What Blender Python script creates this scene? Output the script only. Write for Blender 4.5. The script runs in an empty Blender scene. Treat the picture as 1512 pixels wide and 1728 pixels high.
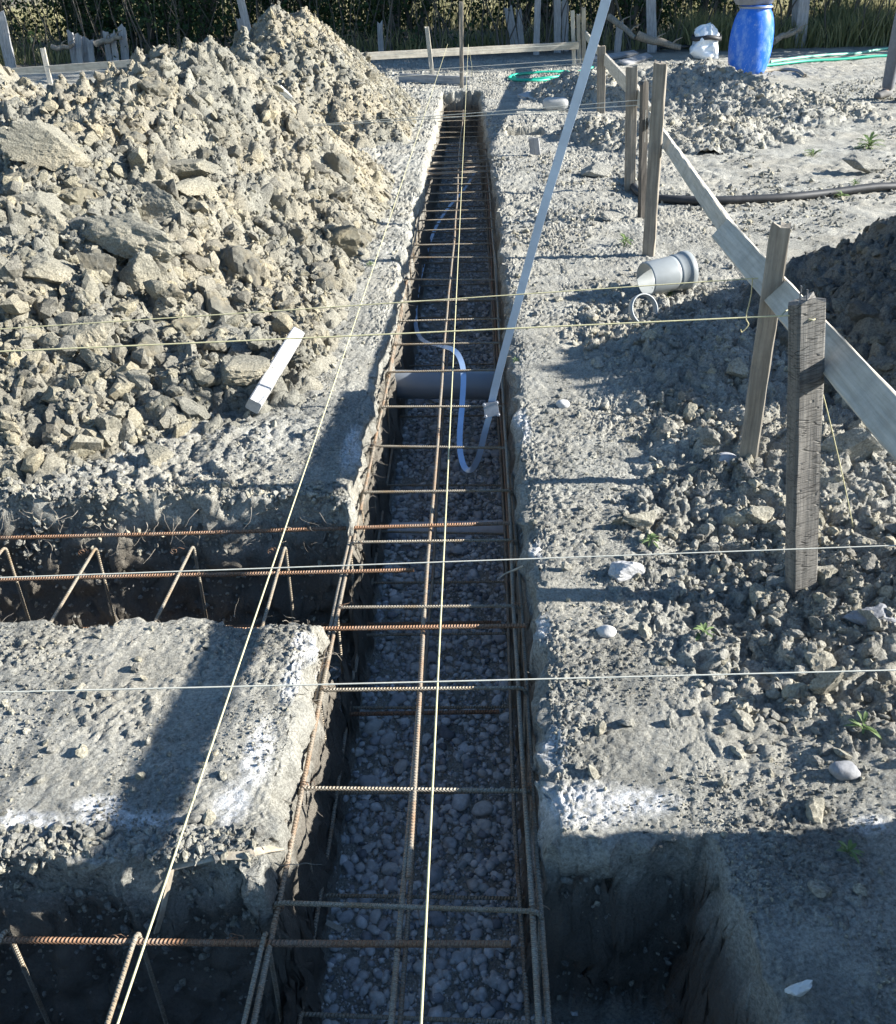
import bpy, math, random
import numpy as np
from mathutils import Matrix, Vector

S = bpy.context.scene
COL = S.collection
rng = np.random.default_rng(11)
random.seed(5)

# ------------------------------------------------------------------ camera
CAM_H = 1.4
PITCH, ROLL, YAW = math.radians(32.418), 0.03, math.radians(2.436)
FPX = 1500.0                                   # focal length in pixels of a 1512-wide frame
def _rx(a): c, s = math.cos(a), math.sin(a); return np.array([[1, 0, 0], [0, c, -s], [0, s, c]])
def _rz(a): c, s = math.cos(a), math.sin(a); return np.array([[c, -s, 0], [s, c, 0], [0, 0, 1]])
CR = _rz(YAW) @ _rx(math.pi / 2 - PITCH) @ _rz(-ROLL)
cd = bpy.data.cameras.new('camera')
cd.sensor_fit = 'HORIZONTAL'; cd.sensor_width = 36.0; cd.lens = 36.0 * FPX / 1512.0
cd.clip_start = 0.05; cd.clip_end = 2000
cam = bpy.data.objects.new('camera', cd); COL.objects.link(cam)
mw = Matrix([list(CR[0]) + [0], list(CR[1]) + [0], list(CR[2]) + [CAM_H], [0, 0, 0, 1]])
cam.matrix_world = mw
S.camera = cam

# ------------------------------------------------------------------ sky and sun
SUN_EL, SUN_AZ = math.radians(24.0), math.radians(1.0)      # azimuth from +X towards +Y
SD = Vector((math.cos(SUN_EL) * math.cos(SUN_AZ), math.cos(SUN_EL) * math.sin(SUN_AZ), math.sin(SUN_EL)))
W = bpy.data.worlds.new('World'); S.world = W; W.use_nodes = True
nt = W.node_tree; bgn = nt.nodes['Background']
sk = nt.nodes.new('ShaderNodeTexSky'); sk.sky_type = 'NISHITA'; sk.sun_disc = False
sk.sun_elevation = SUN_EL; sk.sun_rotation = math.pi / 2 - SUN_AZ
sk.air_density = 1.0; sk.dust_density = 0.3; sk.ozone_density = 2.5
hs = nt.nodes.new('ShaderNodeHueSaturation'); hs.inputs['Saturation'].default_value = 1.12
nt.links.new(sk.outputs[0], hs.inputs['Color']); nt.links.new(hs.outputs[0], bgn.inputs[0]); bgn.inputs[1].default_value = 0.078
sl = bpy.data.lights.new('sun', 'SUN'); sl.energy = 5.0; sl.angle = math.radians(0.55); sl.color = (1.0, 0.97, 0.91)
so = bpy.data.objects.new('sun', sl); COL.objects.link(so)
so.rotation_euler = SD.to_track_quat('Z', 'Y').to_euler(); so.location = (8, 0, 6)
S.view_settings.view_transform = 'Standard'; S.view_settings.look = 'None'
S.view_settings.exposure = 1.56; S.view_settings.gamma = 1.0
S.render.engine = 'CYCLES'
S.cycles.max_bounces = 7; S.cycles.diffuse_bounces = 4; S.cycles.glossy_bounces = 2

# ------------------------------------------------------------------ helpers: places
def g(x, y, z=0.0):
    """ground place (at height z) seen at a spot of the 1512x1728 survey picture"""
    d = CR @ np.array([(x - 756) / FPX, -(y - 864) / FPX, -1.0]); t = (z - CAM_H) / d[2]
    return np.array([0, 0, CAM_H]) + t * d
def aty(x, y, Y):
    d = CR @ np.array([(x - 756) / FPX, -(y - 864) / FPX, -1.0])
    return np.array([0, 0, CAM_H]) + d * (Y / d[1])

# ------------------------------------------------------------------ helpers: noise
def _h(*k):
    h = np.uint32(2166136261)
    acc = None
    for i, v in enumerate(k):
        t = v.astype(np.int64).astype(np.uint32) * np.uint32([73856093, 19349663, 83492791, 2654435761][i])
        acc = t if acc is None else acc ^ t
    acc = (acc ^ (acc >> np.uint32(15))) * np.uint32(2246822519)
    acc = (acc ^ (acc >> np.uint32(13))) * np.uint32(3266489917)
    return ((acc ^ (acc >> np.uint32(16))) & np.uint32(0xFFFFFF)).astype(np.float64) / 16777215.0
def vn2(x, y, s=0):
    ix, iy = np.floor(x), np.floor(y); fx, fy = x - ix, y - iy
    ux, uy = fx * fx * (3 - 2 * fx), fy * fy * (3 - 2 * fy); z = np.full_like(ix, s)
    a, b = _h(ix, iy, z), _h(ix + 1, iy, z); c, d = _h(ix, iy + 1, z), _h(ix + 1, iy + 1, z)
    return ((a * (1 - ux) + b * ux) * (1 - uy) + (c * (1 - ux) + d * ux) * uy) * 2 - 1
def fbm2(x, y, o=4, s=0):
    r, a = np.zeros_like(x), 0.5
    for k in range(o):
        r += a * vn2(x, y, s + k * 7); x = x * 2.03 + 3.1; y = y * 2.03 + 1.7; a *= 0.5
    return r
def vn3(p, s=0):
    i = np.floor(p); f = p - i; u = f * f * (3 - 2 * f); r = 0
    for dx in (0, 1):
        for dy in (0, 1):
            for dz in (0, 1):
                w = (u[:, 0] if dx else 1 - u[:, 0]) * (u[:, 1] if dy else 1 - u[:, 1]) * (u[:, 2] if dz else 1 - u[:, 2])
                r = r + w * _h(i[:, 0] + dx, i[:, 1] + dy, i[:, 2] + dz, np.full_like(i[:, 0], s))
    return r * 2 - 1
def fbm3(p, o=3, s=0):
    r, a = 0, 0.5
    for k in range(o):
        r = r + a * vn3(p, s + 5 * k); p = p * 2.07 + 1.3; a *= 0.5
    return r
def worley(x, y, s=0):
    ix, iy = np.floor(x), np.floor(y)
    f1 = np.full_like(x, 9.0); f2 = np.full_like(x, 9.0); cid = np.zeros_like(x); lx = np.zeros_like(x); ly = np.zeros_like(x)
    z1, z2, z3 = (np.full_like(x, s + k) for k in (0, 101, 202))
    for dx in (-1, 0, 1):
        for dy in (-1, 0, 1):
            cx, cy = ix + dx, iy + dy
            px, py = cx + _h(cx, cy, z1), cy + _h(cx, cy, z2)
            d = np.hypot(px - x, py - y); n = d < f1
            f2 = np.where(n, f1, np.minimum(f2, d)); cid = np.where(n, _h(cx, cy, z3), cid)
            lx = np.where(n, x - px, lx); ly = np.where(n, y - py, ly); f1 = np.where(n, d, f1)
    return f1, f2, cid, lx, ly
def sstep(a, b, x):
    t = np.clip((x - a) / (b - a), 0, 1); return t * t * (3 - 2 * t)
def lumps(x, y, sc, s=0):
    """tilted broken lumps parted by cracks, about 0..1 high"""
    wx = x / sc + 0.35 * vn2(x / sc * 1.7, y / sc * 1.7, s + 31); wy = y / sc + 0.35 * vn2(x / sc * 1.7, y / sc * 1.7, s + 37)
    f1, f2, c, lx, ly = worley(wx, wy, s)
    e = np.clip((f2 - f1) * 3.2, 0, 1)
    tx, ty = np.cos(c * 57.0), np.sin(c * 57.0)
    return e ** 0.7 * (0.35 + 0.65 * ((c * 7.3) % 1.0) + 0.7 * (lx * tx + ly * ty))

# ------------------------------------------------------------------ helpers: meshes
def mesh_np(name, V, faces, mat, parent=None, smooth=True, attrs=None):
    """faces: list of int arrays (n,k)"""
    me = bpy.data.meshes.new(name)
    V = np.asarray(V, np.float32); faces = [np.asarray(f, np.int32) for f in faces if len(f)]
    nl = sum(f.size for f in faces); nf = sum(len(f) for f in faces)
    me.vertices.add(len(V)); me.vertices.foreach_set('co', V.ravel())
    me.loops.add(nl); me.loops.foreach_set('vertex_index', np.concatenate([f.ravel() for f in faces]))
    tot = np.concatenate([np.full(len(f), f.shape[1], np.int32) for f in faces])
    st = np.zeros(nf, np.int32); st[1:] = np.cumsum(tot)[:-1]
    me.polygons.add(nf); me.polygons.foreach_set('loop_start', st); me.polygons.foreach_set('loop_total', tot)
    me.polygons.foreach_set('use_smooth', np.full(nf, smooth))
    for k, a in (attrs or {}).items():
        at = me.attributes.new(k, 'FLOAT', 'POINT'); at.data.foreach_set('value', np.asarray(a, np.float32).ravel())
    me.update(calc_edges=True); me.validate()
    if mat: me.materials.append(mat)
    o = bpy.data.objects.new(name, me); COL.objects.link(o)
    if parent: o.parent = parent
    return o
def tag(o, label=None, cat=None, group=None, kind=None):
    for k, v in (('label', label), ('category', cat), ('group', group), ('kind', kind)):
        if v: o[k] = v
    return o
def thing(name, label, cat, loc=(0, 0, 0), group=None, kind=None):
    o = bpy.data.objects.new(name, None); COL.objects.link(o); o.location = loc; o.empty_display_size = 0.1
    return tag(o, label, cat, group, kind)
class MB:
    """collects vertices and faces for ONE mesh"""
    def __init__(s): s.V, s.Q, s.T, s.N, s.A, s.n = [], [], [], [], [], 0
    def add(s, V, Q=None, T=None, N=None, along=None, ang=None):
        V = np.asarray(V, float)
        if Q is not None and len(Q): s.Q.append(np.asarray(Q) + s.n)
        if T is not None and len(T): s.T.append(np.asarray(T) + s.n)
        for f in (N or []): s.N.append(np.asarray([f]) + s.n)
        s.A.append(np.c_[along if along is not None else np.zeros(len(V)), ang if ang is not None else np.zeros(len(V))])
        s.V.append(V); s.n += len(V); return s
    def build(s, name, mat, parent=None, smooth=True, attrs=False):
        F = ([np.concatenate(s.Q)] if s.Q else []) + ([np.concatenate(s.T)] if s.T else []) + s.N
        A = np.concatenate(s.A)
        return mesh_np(name, np.concatenate(s.V), F, mat, parent, smooth, {'along': A[:, 0], 'turn': A[:, 1]} if attrs else None)
    def tube(s, pts, r, n=8, closed=False, caps=True):
        P = np.asarray(pts, float); m = len(P); r = np.broadcast_to(np.asarray(r, float), (m,))
        if closed: T = np.roll(P, -1, 0) - np.roll(P, 1, 0)
        else:
            T = np.gradient(P, axis=0)
        T /= np.linalg.norm(T, axis=1)[:, None] + 1e-12
        u = np.cross(T[0], [0, 0, 1.0]);
        if np.linalg.norm(u) < 1e-3: u = np.cross(T[0], [0, 1.0, 0])
        U = []
        for t in T:
            u = u - t * (u @ t); u /= np.linalg.norm(u); U.append(u)
        U = np.array(U); B = np.cross(T, U)
        a = np.arange(n) / n * 2 * np.pi
        V = P[:, None] + r[:, None, None] * (U[:, None] * np.cos(a)[None, :, None] + B[:, None] * np.sin(a)[None, :, None])
        L = np.r_[0, np.cumsum(np.linalg.norm(np.diff(P, axis=0), axis=1))]
        i = np.arange(m if closed else m - 1)[:, None]; j = np.arange(n)[None]
        i2, j2 = (i + 1) % m, (j + 1) % n
        Q = np.stack([i * n + j, i2 * n + j, i2 * n + j2, i * n + j2], -1).reshape(-1, 4)
        N = None if (closed or not caps) else [list(range(n))[::-1], list(range((m - 1) * n, m * n))]
        return s.add(V.reshape(-1, 3), Q, N=N, along=np.repeat(L, n), ang=np.tile(np.arange(n) / n, m))
    def lathe(s, prof, n=32, M=None, cap0=False, cap1=False):
        prof = np.asarray(prof, float); a = np.arange(n) / n * 2 * np.pi
        V = np.stack([prof[:, :1] * np.cos(a), prof[:, :1] * np.sin(a), np.repeat(prof[:, 1:], n, 1)], -1).reshape(-1, 3)
        m = len(prof); i = np.arange(m - 1)[:, None]; j = np.arange(n)[None]; j2 = (j + 1) % n
        Q = np.stack([i * n + j, i * n + j2, (i + 1) * n + j2, (i + 1) * n + j], -1).reshape(-1, 4)
        N = ([list(range(n))[::-1]] if cap0 else []) + ([list(range((m - 1) * n, m * n))] if cap1 else [])
        if M is not None: V = V @ np.array(M)[:3, :3].T + np.array(M)[:3, 3]
        return s.add(V, Q, N=N)
    def box(s, lo, hi, M=None):
        lo, hi = np.array(lo, float), np.array(hi, float)
        V = np.array([[(lo, hi)[(k >> b) & 1][b] for b in range(3)] for k in range(8)])
        if M is not None: V = V @ np.array(M)[:3, :3].T + np.array(M)[:3, 3]
        return s.add(V, [[0, 2, 3, 1], [4, 5, 7, 6], [0, 1, 5, 4], [2, 6, 7, 3], [0, 4, 6, 2], [1, 3, 7, 5]])
def frame(p0, p1, roll=0.0):
    """matrix with local +Z from p0 to p1; local Y points to the camera side when it can"""
    z = Vector(p1) - Vector(p0); L = z.length; z.normalize()
    x = Vector((1, 0, 0)) if abs(z.x) < 0.75 else Vector((0, 1, 0))
    y = z.cross(x).normalized(); x = y.cross(z)
    M = Matrix((x, y, z)).transposed().to_4x4() @ Matrix.Rotation(roll, 4, 'Z'); M.translation = Vector(p0); return M, L
def plank_mb(L, w, t, rough=0.002, ends=0.01, taper=0.0, seed=0, bow=0.0):
    """a sawn board along local +Z with worn arrises"""
    r = np.random.default_rng(seed); mb = MB(); c = min(w, t) * 0.10
    sec = np.array([(-w/2+c, -t/2), (0, -t/2), (w/2-c, -t/2), (w/2, -t/2+c), (w/2, t/2-c), (w/2-c, t/2), (0, t/2), (-w/2+c, t/2), (-w/2, t/2-c), (-w/2, -t/2+c)])
    m = max(6, int(L / 0.05)); zs = np.linspace(0, L, m); n = len(sec)
    V = np.zeros((m, n, 3))
    ph = r.random(n) * 50
    for k in range(n):
        V[:, k, 0] = sec[k, 0] + rough * fbm2(zs * 9 + ph[k], np.full(m, ph[k]), 3) * 2
        V[:, k, 1] = sec[k, 1] + rough * fbm2(zs * 9 - ph[k], np.full(m, ph[k] * 2), 3) * 2
        V[:, k, 2] = zs
    V[:, :, :2] *= np.where(zs < L, 1 - taper * np.clip(1 - zs / 0.25, 0, 1), 1)[:, None, None]
    V[:, :, 0] += (bow * np.sin(zs / L * np.pi))[:, None]
    V[-1, :, 2] += r.normal(0, ends, n); V[0, :, 2] += r.normal(0, ends * .5, n)
    i = np.arange(m - 1)[:, None]; j = np.arange(n)[None]; j2 = (j + 1) % n
    Q = np.stack([i * n + j, i * n + j2, (i + 1) * n + j2, (i + 1) * n + j], -1).reshape(-1, 4)
    V = V.reshape(-1, 3)
    c0, c1 = V[:n].mean(0), V[-n:].mean(0); V = np.r_[V, [c0], [c1]]; a = m * n
    T = [[k2, k, a] for k, k2 in zip(range(n), [*range(1, n), 0])] + [[(m - 1) * n + k, (m - 1) * n + k2, a + 1] for k, k2 in zip(range(n), [*range(1, n), 0])]
    return mb.add(V, Q, T)
def plank(name, p0, p1, w, t, mat, label=None, cat=None, group=None, roll=0.0, parent=None, **k):
    M, L = frame(p0, p1, roll)
    o = plank_mb(L, w, t, **k).build(name, mat, parent, smooth=False); o.matrix_world = M
    return tag(o, label, cat, group)

# ------------------------------------------------------------------ materials
def mat(name):
    m = bpy.data.materials.new(name); m.use_nodes = True
    n = m.node_tree.nodes; b = n['Principled BSDF']; b.inputs['Specular IOR Level'].default_value = 0.25
    return m, m.node_tree, n, m.node_tree.links, b
def N(nt, t, **kw):
    n = nt.nodes.new(t)
    for k, v in kw.items():
        if k in n.inputs.keys(): n.inputs[k].default_value = v
        else: setattr(n, k, v)
    return n
def ramp(nt, fac, stops):
    r = nt.nodes.new('ShaderNodeValToRGB'); e = r.color_ramp.elements
    while len(e) < len(stops): e.new(0.5)
    for i, (p, c) in enumerate(stops): e[i].position = p; e[i].color = (*c, 1) if len(c) == 3 else c
    nt.links.new(fac, r.inputs[0]); return r.outputs[0]
def mix(nt, fac, a, b, bt='MIX'):
    m = nt.nodes.new('ShaderNodeMix'); m.data_type = 'RGBA'; m.blend_type = bt
    for s, v in ((m.inputs[0], fac), (m.inputs[6], a), (m.inputs[7], b)):
        if hasattr(v, 'is_linked'): nt.links.new(v, s)
        elif isinstance(v, (int, float)): s.default_value = v
        else: s.default_value = (*v, 1)
    return m.outputs[2]
def math_(nt, op, a, b=None, clamp=False):
    m = nt.nodes.new('ShaderNodeMath'); m.operation = op; m.use_clamp = clamp
    for i, v in enumerate((a, b)):
        if v is None: continue
        if hasattr(v, 'is_linked'): nt.links.new(v, m.inputs[i])
        else: m.inputs[i].default_value = v
    return m.outputs[0]
def objcoord(nt, scale=(1, 1, 1)):
    tc = nt.nodes.new('ShaderNodeTexCoord'); mp = nt.nodes.new('ShaderNodeMapping'); mp.inputs['Scale'].default_value = scale
    nt.links.new(tc.outputs['Object'], mp.inputs[0]); return mp.outputs[0]
def noise(nt, vec, scale, detail=4, rough=0.55):
    n = N(nt, 'ShaderNodeTexNoise', Scale=scale, Detail=detail, Roughness=rough); nt.links.new(vec, n.inputs['Vector']); return n.outputs[0]
def bump(nt, h, strength, dist, b, prev=None):
    n = N(nt, 'ShaderNodeBump', Strength=strength, Distance=dist); nt.links.new(h, n.inputs['Height'])
    if prev is not None: nt.links.new(prev, n.inputs['Normal'])
    if b is not None: nt.links.new(n.outputs[0], b.inputs['Normal'])
    return n.outputs[0]
def attr(nt, name):
    a = nt.nodes.new('ShaderNodeAttribute'); a.attribute_name = name; return a.outputs['Fac']

def soil(name, c0, c1, clay, clay_amt, tinted=False, ground=False, cracked=False):
    m, nt, n, l, b = mat(name); v = objcoord(nt)
    base = mix(nt, ramp(nt, noise(nt, v, 5.0, 6), [(0.36, (0, 0, 0)), (0.66, (1, 1, 1))]), c0, c1)
    base = mix(nt, math_(nt, 'MULTIPLY', ramp(nt, noise(nt, v, 1.6, 4), [(0.44, (0, 0, 0)), (0.62, (1, 1, 1))]), clay_amt), base, clay)
    fine = noise(nt, v, 140.0, 5, 0.7)
    base = mix(nt, 1.0, base, ramp(nt, fine, [(0.3, (0.50, 0.50, 0.50)), (0.7, (1.35, 1.35, 1.35))]), 'MULTIPLY')
    if tinted:
        base = mix(nt, 1.0, base, ramp(nt, attr(nt, 'tint'), [(0.0, (0.72, 0.72, 0.74)), (0.5, (1, 1, 1)), (1.0, (1.22, 1.16, 1.02))]), 'MULTIPLY')
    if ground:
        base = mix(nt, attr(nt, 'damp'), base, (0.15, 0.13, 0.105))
        li = attr(nt, 'lime')
        lm = math_(nt, 'ADD', math_(nt, 'MULTIPLY', li, ramp(nt, noise(nt, v, 60.0, 7, 0.8), [(0.42, (0, 0, 0)), (0.60, (.85, .85, .85))])), math_(nt, 'MULTIPLY', math_(nt, 'POWER', li, .6), ramp(nt, noise(nt, v, 260.0, 3, 0.7), [(0.40, (0, 0, 0)), (0.75, (.6, .6, .6))])), True)
        base = mix(nt, lm, base, (0.84, 0.84, 0.83))
    l.new(base, b.inputs['Base Color']); b.inputs['Roughness'].default_value = 0.95; b.inputs['Specular IOR Level'].default_value = 0.12
    p = bump(nt, noise(nt, v, 60.0, 7, 0.75), 0.9, 0.016, None)
    if cracked:
        wv = N(nt, 'ShaderNodeVectorMath', operation='ADD'); nz = N(nt, 'ShaderNodeTexNoise', Scale=14.0, Detail=4.0); l.new(v, nz.inputs['Vector'])
        sc_ = N(nt, 'ShaderNodeVectorMath', operation='SCALE'); l.new(nz.outputs['Color'], sc_.inputs[0]); sc_.inputs['Scale'].default_value = 0.09
        l.new(v, wv.inputs[0]); l.new(sc_.outputs[0], wv.inputs[1])
        vo = N(nt, 'ShaderNodeTexVoronoi', feature='DISTANCE_TO_EDGE', Scale=24.0); l.new(wv.outputs[0], vo.inputs['Vector'])
        p = bump(nt, ramp(nt, vo.outputs['Distance'], [(0.0, (0, 0, 0)), (0.07, (1, 1, 1))]), 0.45, 0.010, None, p)
    bump(nt, fine, 0.9, 0.006, b, p)
    return m
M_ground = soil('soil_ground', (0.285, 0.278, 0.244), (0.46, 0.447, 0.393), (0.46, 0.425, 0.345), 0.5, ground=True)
M_heap = soil('soil_heap', (0.235, 0.226, 0.190), (0.34, 0.326, 0.272), (0.38, 0.335, 0.245), 0.7, cracked=True)
M_clod = soil('soil_clod', (0.235, 0.226, 0.190), (0.34, 0.326, 0.272), (0.38, 0.335, 0.245), 0.7, tinted=True, cracked=True)
M_crumb = soil('soil_crumb', (0.285, 0.278, 0.244), (0.46, 0.447, 0.393), (0.46, 0.425, 0.345), 0.5, tinted=True)

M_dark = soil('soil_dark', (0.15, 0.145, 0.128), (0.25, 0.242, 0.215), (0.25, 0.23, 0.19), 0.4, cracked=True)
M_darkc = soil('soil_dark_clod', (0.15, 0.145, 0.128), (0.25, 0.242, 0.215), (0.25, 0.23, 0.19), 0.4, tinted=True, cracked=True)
def pebble_mat(name):
    m, nt, n, l, b = mat(name); v = objcoord(nt)
    c = ramp(nt, attr(nt, 'tint'), [(0.0, (0.15, 0.155, 0.165)), (0.3, (0.34, 0.34, 0.35)), (0.55, (0.46, 0.455, 0.445)), (0.75, (0.52, 0.50, 0.46)), (0.93, (0.64, 0.63, 0.62)), (1.0, (0.76, 0.755, 0.74))])
    c = mix(nt, 1.0, c, ramp(nt, noise(nt, v, 70, 5, 0.7), [(0.3, (0.7, 0.7, 0.7)), (0.7, (1.2, 1.2, 1.2))]), 'MULTIPLY')
    l.new(c, b.inputs['Base Color']); b.inputs['Roughness'].default_value = 0.7
    bump(nt, noise(nt, v, 160, 4, 0.7), 0.35, 0.003, b); return m
M_pebble = pebble_mat('river_pebble')

def wood(name, dark, light, scale=1.0, stain=(0.12, 0.11, 0.10), stain_amt=0.35, cracks=0.0):
    m, nt, n, l, b = mat(name)
    v = objcoord(nt, (26 * scale, 26 * scale, 1.3)); v2 = objcoord(nt)
    gr = noise(nt, v, 3.0, 6, 0.65)
    c = ramp(nt, gr, [(0.3, dark), (0.7, light)])
    c = mix(nt, math_(nt, 'MULTIPLY', ramp(nt, noise(nt, v2, 9, 5, 0.7), [(0.45, (0, 0, 0)), (0.62, (1, 1, 1))]), stain_amt), c, stain)
    h = gr
    if cracks > 0:
        vo = N(nt, 'ShaderNodeTexVoronoi', feature='DISTANCE_TO_EDGE', Scale=62.0); l.new(objcoord(nt, (.22, .5, 2.3)), vo.inputs['Vector'])
        ck = ramp(nt, vo.outputs['Distance'], [(0.0, (0.15, 0.15, 0.15)), (0.07, (1, 1, 1))])
        c = mix(nt, math_(nt, 'MULTIPLY', ramp(nt, noise(nt, v2, 22, 5, .7), [(.4, (.1, .1, .1)), (.6, (1, 1, 1))]), cracks), c, mix(nt, 1.0, c, ck, 'MULTIPLY')); h = math_(nt, 'ADD', gr, ck)
    l.new(c, b.inputs['Base Color']); b.inputs['Roughness'].default_value = 0.85
    bump(nt, h, 0.6, 0.004, b); return m
M_wood = wood('stake_wood', (0.16, 0.135, 0.105), (0.36, 0.32, 0.26))
M_woodp = wood('pale_board', (0.36, 0.325, 0.26), (0.58, 0.53, 0.44), stain_amt=0.25)
M_woodm = wood('mortar_crusted_wood', (0.10, 0.095, 0.085), (0.24, 0.225, 0.20), stain_amt=0.5, cracks=0.8)
M_woodw = wood('whitewashed_wood', (0.34, 0.335, 0.325), (0.50, 0.49, 0.475), stain_amt=0.12)
M_woodg = wood('weathered_grey_wood', (0.20, 0.20, 0.205), (0.46, 0.455, 0.45), stain_amt=0.2)
M_bark = wood('bark', (0.045, 0.04, 0.034), (0.14, 0.125, 0.105), 0.6)
M_twig = wood('dry_twig', (0.26, 0.22, 0.16), (0.46, 0.40, 0.31))

def rebar_mat(name, rust, grey, amt):
    m, nt, n, l, b = mat(name); v = objcoord(nt)
    f = math_(nt, 'ADD', noise(nt, v, 14, 5, 0.65), amt - 0.5)
    c = mix(nt, ramp(nt, f, [(0.40, (0, 0, 0)), (0.60, (1, 1, 1))]), grey, rust)
    c = mix(nt, 1.0, c, ramp(nt, noise(nt, v, 220, 3, 0.6), [(0.3, (0.65, 0.65, 0.65)), (0.7, (1.25, 1.25, 1.25))]), 'MULTIPLY')
    l.new(c, b.inputs['Base Color']); b.inputs['Roughness'].default_value = 0.62; b.inputs['Metallic'].default_value = 0.15
    ph = math_(nt, 'ADD', math_(nt, 'MULTIPLY', attr(nt, 'along'), 1 / 0.0075), attr(nt, 'turn'))
    rb = math_(nt, 'SINE', math_(nt, 'MULTIPLY', ph, 2 * math.pi))
    bump(nt, rb, 0.8, 0.0025, b); return m
M_rebar = rebar_mat('rusty_ribbed_steel', (0.36, 0.235, 0.145), (0.34, 0.295, 0.23), 0.44)
M_stir = rebar_mat('dull_steel_bar', (0.31, 0.23, 0.145), (0.34, 0.30, 0.235), 0.45)
M_rust = rebar_mat('deep_rust_ribbed_steel', (0.27, 0.15, 0.085), (0.26, 0.195, 0.145), 0.55)

def plain(name, c, rough=0.6, var=0.15, sc=30, metal=0.0, bmp=0.0, spec=0.4, alpha=None):
    m, nt, n, l, b = mat(name); v = objcoord(nt)
    f = noise(nt, v, sc, 5, 0.65)
    lo = tuple(max(0, q * (1 - var)) for q in c); hi = tuple(min(1, q * (1 + var)) for q in c)
    l.new(ramp(nt, f, [(0.3, lo), (0.7, hi)]), b.inputs['Base Color'])
    b.inputs['Roughness'].default_value = rough; b.inputs['Metallic'].default_value = metal; b.inputs['Specular IOR Level'].default_value = spec
    if bmp: bump(nt, f, bmp, 0.01, b)
    return m
M_zinc = plain('galvanised_steel', (0.47, 0.61, 0.80), 0.38, 0.10, 12, 0.6)
M_bolt = plain('zinc_bolt', (0.30, 0.31, 0.33), 0.5, 0.2, 60, 0.6)
M_pvc = plain('grey_pvc', (0.20, 0.225, 0.255), 0.35, 0.06, 8)
M_pvcl = plain('pale_grey_pvc', (0.28, 0.30, 0.30), 0.4, 0.10, 14)
M_pvct = plain('dusty_pale_pipe', (0.62, 0.58, 0.56), 0.5, 0.15, 18)
M_string = plain('yellow_cord', (0.50, 0.46, 0.27), 0.8, 0.15, 200)
M_stringw = plain('white_cord', (0.50, 0.49, 0.42), 0.8, 0.12, 200)
M_bag = plain('white_plastic_film', (0.80, 0.82, 0.84), 0.35, 0.05, 10, bmp=0.3)
M_blk = plain('black_rubber', (0.035, 0.036, 0.038), 0.55, 0.3, 20)
M_hose = plain('green_hose', (0.02, 0.36, 0.24), 0.4, 0.1, 20)
M_hosel = plain('pale_green_hose', (0.22, 0.52, 0.40), 0.45, 0.1, 20)
M_tub = plain('grey_tub_plastic', (0.22, 0.24, 0.27), 0.5, 0.2, 14)
M_white = plain('white_shard', (0.58, 0.58, 0.56), 0.5, 0.08, 20)
M_jug = plain('clouded_white_plastic', (0.40, 0.40, 0.38), 0.5, 0.1, 20)
M_butt = plain('cork_paper', (0.50, 0.22, 0.10), 0.8, 0.2, 90)
M_paper = plain('cigarette_paper', (0.75, 0.74, 0.70), 0.9, 0.05, 90)
M_trs = plain('grey_work_cloth', (0.16, 0.165, 0.18), 0.9, 0.12, 40)
M_jkt = plain('dark_blue_cloth', (0.06, 0.075, 0.11), 0.9, 0.12, 40)
M_shoe = plain('dusty_leather', (0.14, 0.135, 0.13), 0.8, 0.25, 30)
M_skin = plain('skin', (0.50, 0.33, 0.25), 0.55, 0.06, 30)
M_hair = plain('dark_hair', (0.03, 0.024, 0.02), 0.6, 0.2, 60)
def barrel_mat():
    m, nt, n, l, b = mat('scuffed_blue_plastic'); v = objcoord(nt, (1, 1, 0.6))
    c = mix(nt, ramp(nt, noise(nt, v, 9, 7, 0.75), [(0.48, (0, 0, 0)), (0.75, (0.75, 0.75, 0.75))]), (0.02, 0.14, 0.60), (0.30, 0.44, 0.68))
    sc = N(nt, 'ShaderNodeTexNoise', Scale=34.0, Detail=6.0, Roughness=0.8); l.new(v, sc.inputs['Vector'])
    c = mix(nt, ramp(nt, sc.outputs[0], [(0.60, (0, 0, 0)), (0.68, (0.8, 0.8, 0.8))]), c, (0.50, 0.58, 0.70))
    l.new(c, b.inputs['Base Color']); b.inputs['Roughness'].default_value = 0.42; return m
M_barrel = barrel_mat()
def leafmat(name, a, bcol, trans=0.35):
    m, nt, n, l, b = mat(name)
    c = mix(nt, attr(nt, 'tint'), a, bcol); l.new(c, b.inputs['Base Color']); b.inputs['Roughness'].default_value = 0.6
    tr = nt.nodes.new('ShaderNodeBsdfTranslucent'); l.new(c, tr.inputs[0])
    ms = nt.nodes.new('ShaderNodeMixShader'); ms.inputs[0].default_value = trans
    l.new(b.outputs[0], ms.inputs[1]); l.new(tr.outputs[0], ms.inputs[2]); l.new(ms.outputs[0], n['Material Output'].inputs[0]); return m
M_leaf = leafmat('hedge_leaf', (0.014, 0.030, 0.012), (0.045, 0.085, 0.026), 0.2)
M_weed = leafmat('weed_leaf', (0.13, 0.20, 0.07), (0.26, 0.34, 0.15))
M_dry = leafmat('dry_grass', (0.18, 0.19, 0.08), (0.46, 0.41, 0.24), 0.3)

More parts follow.
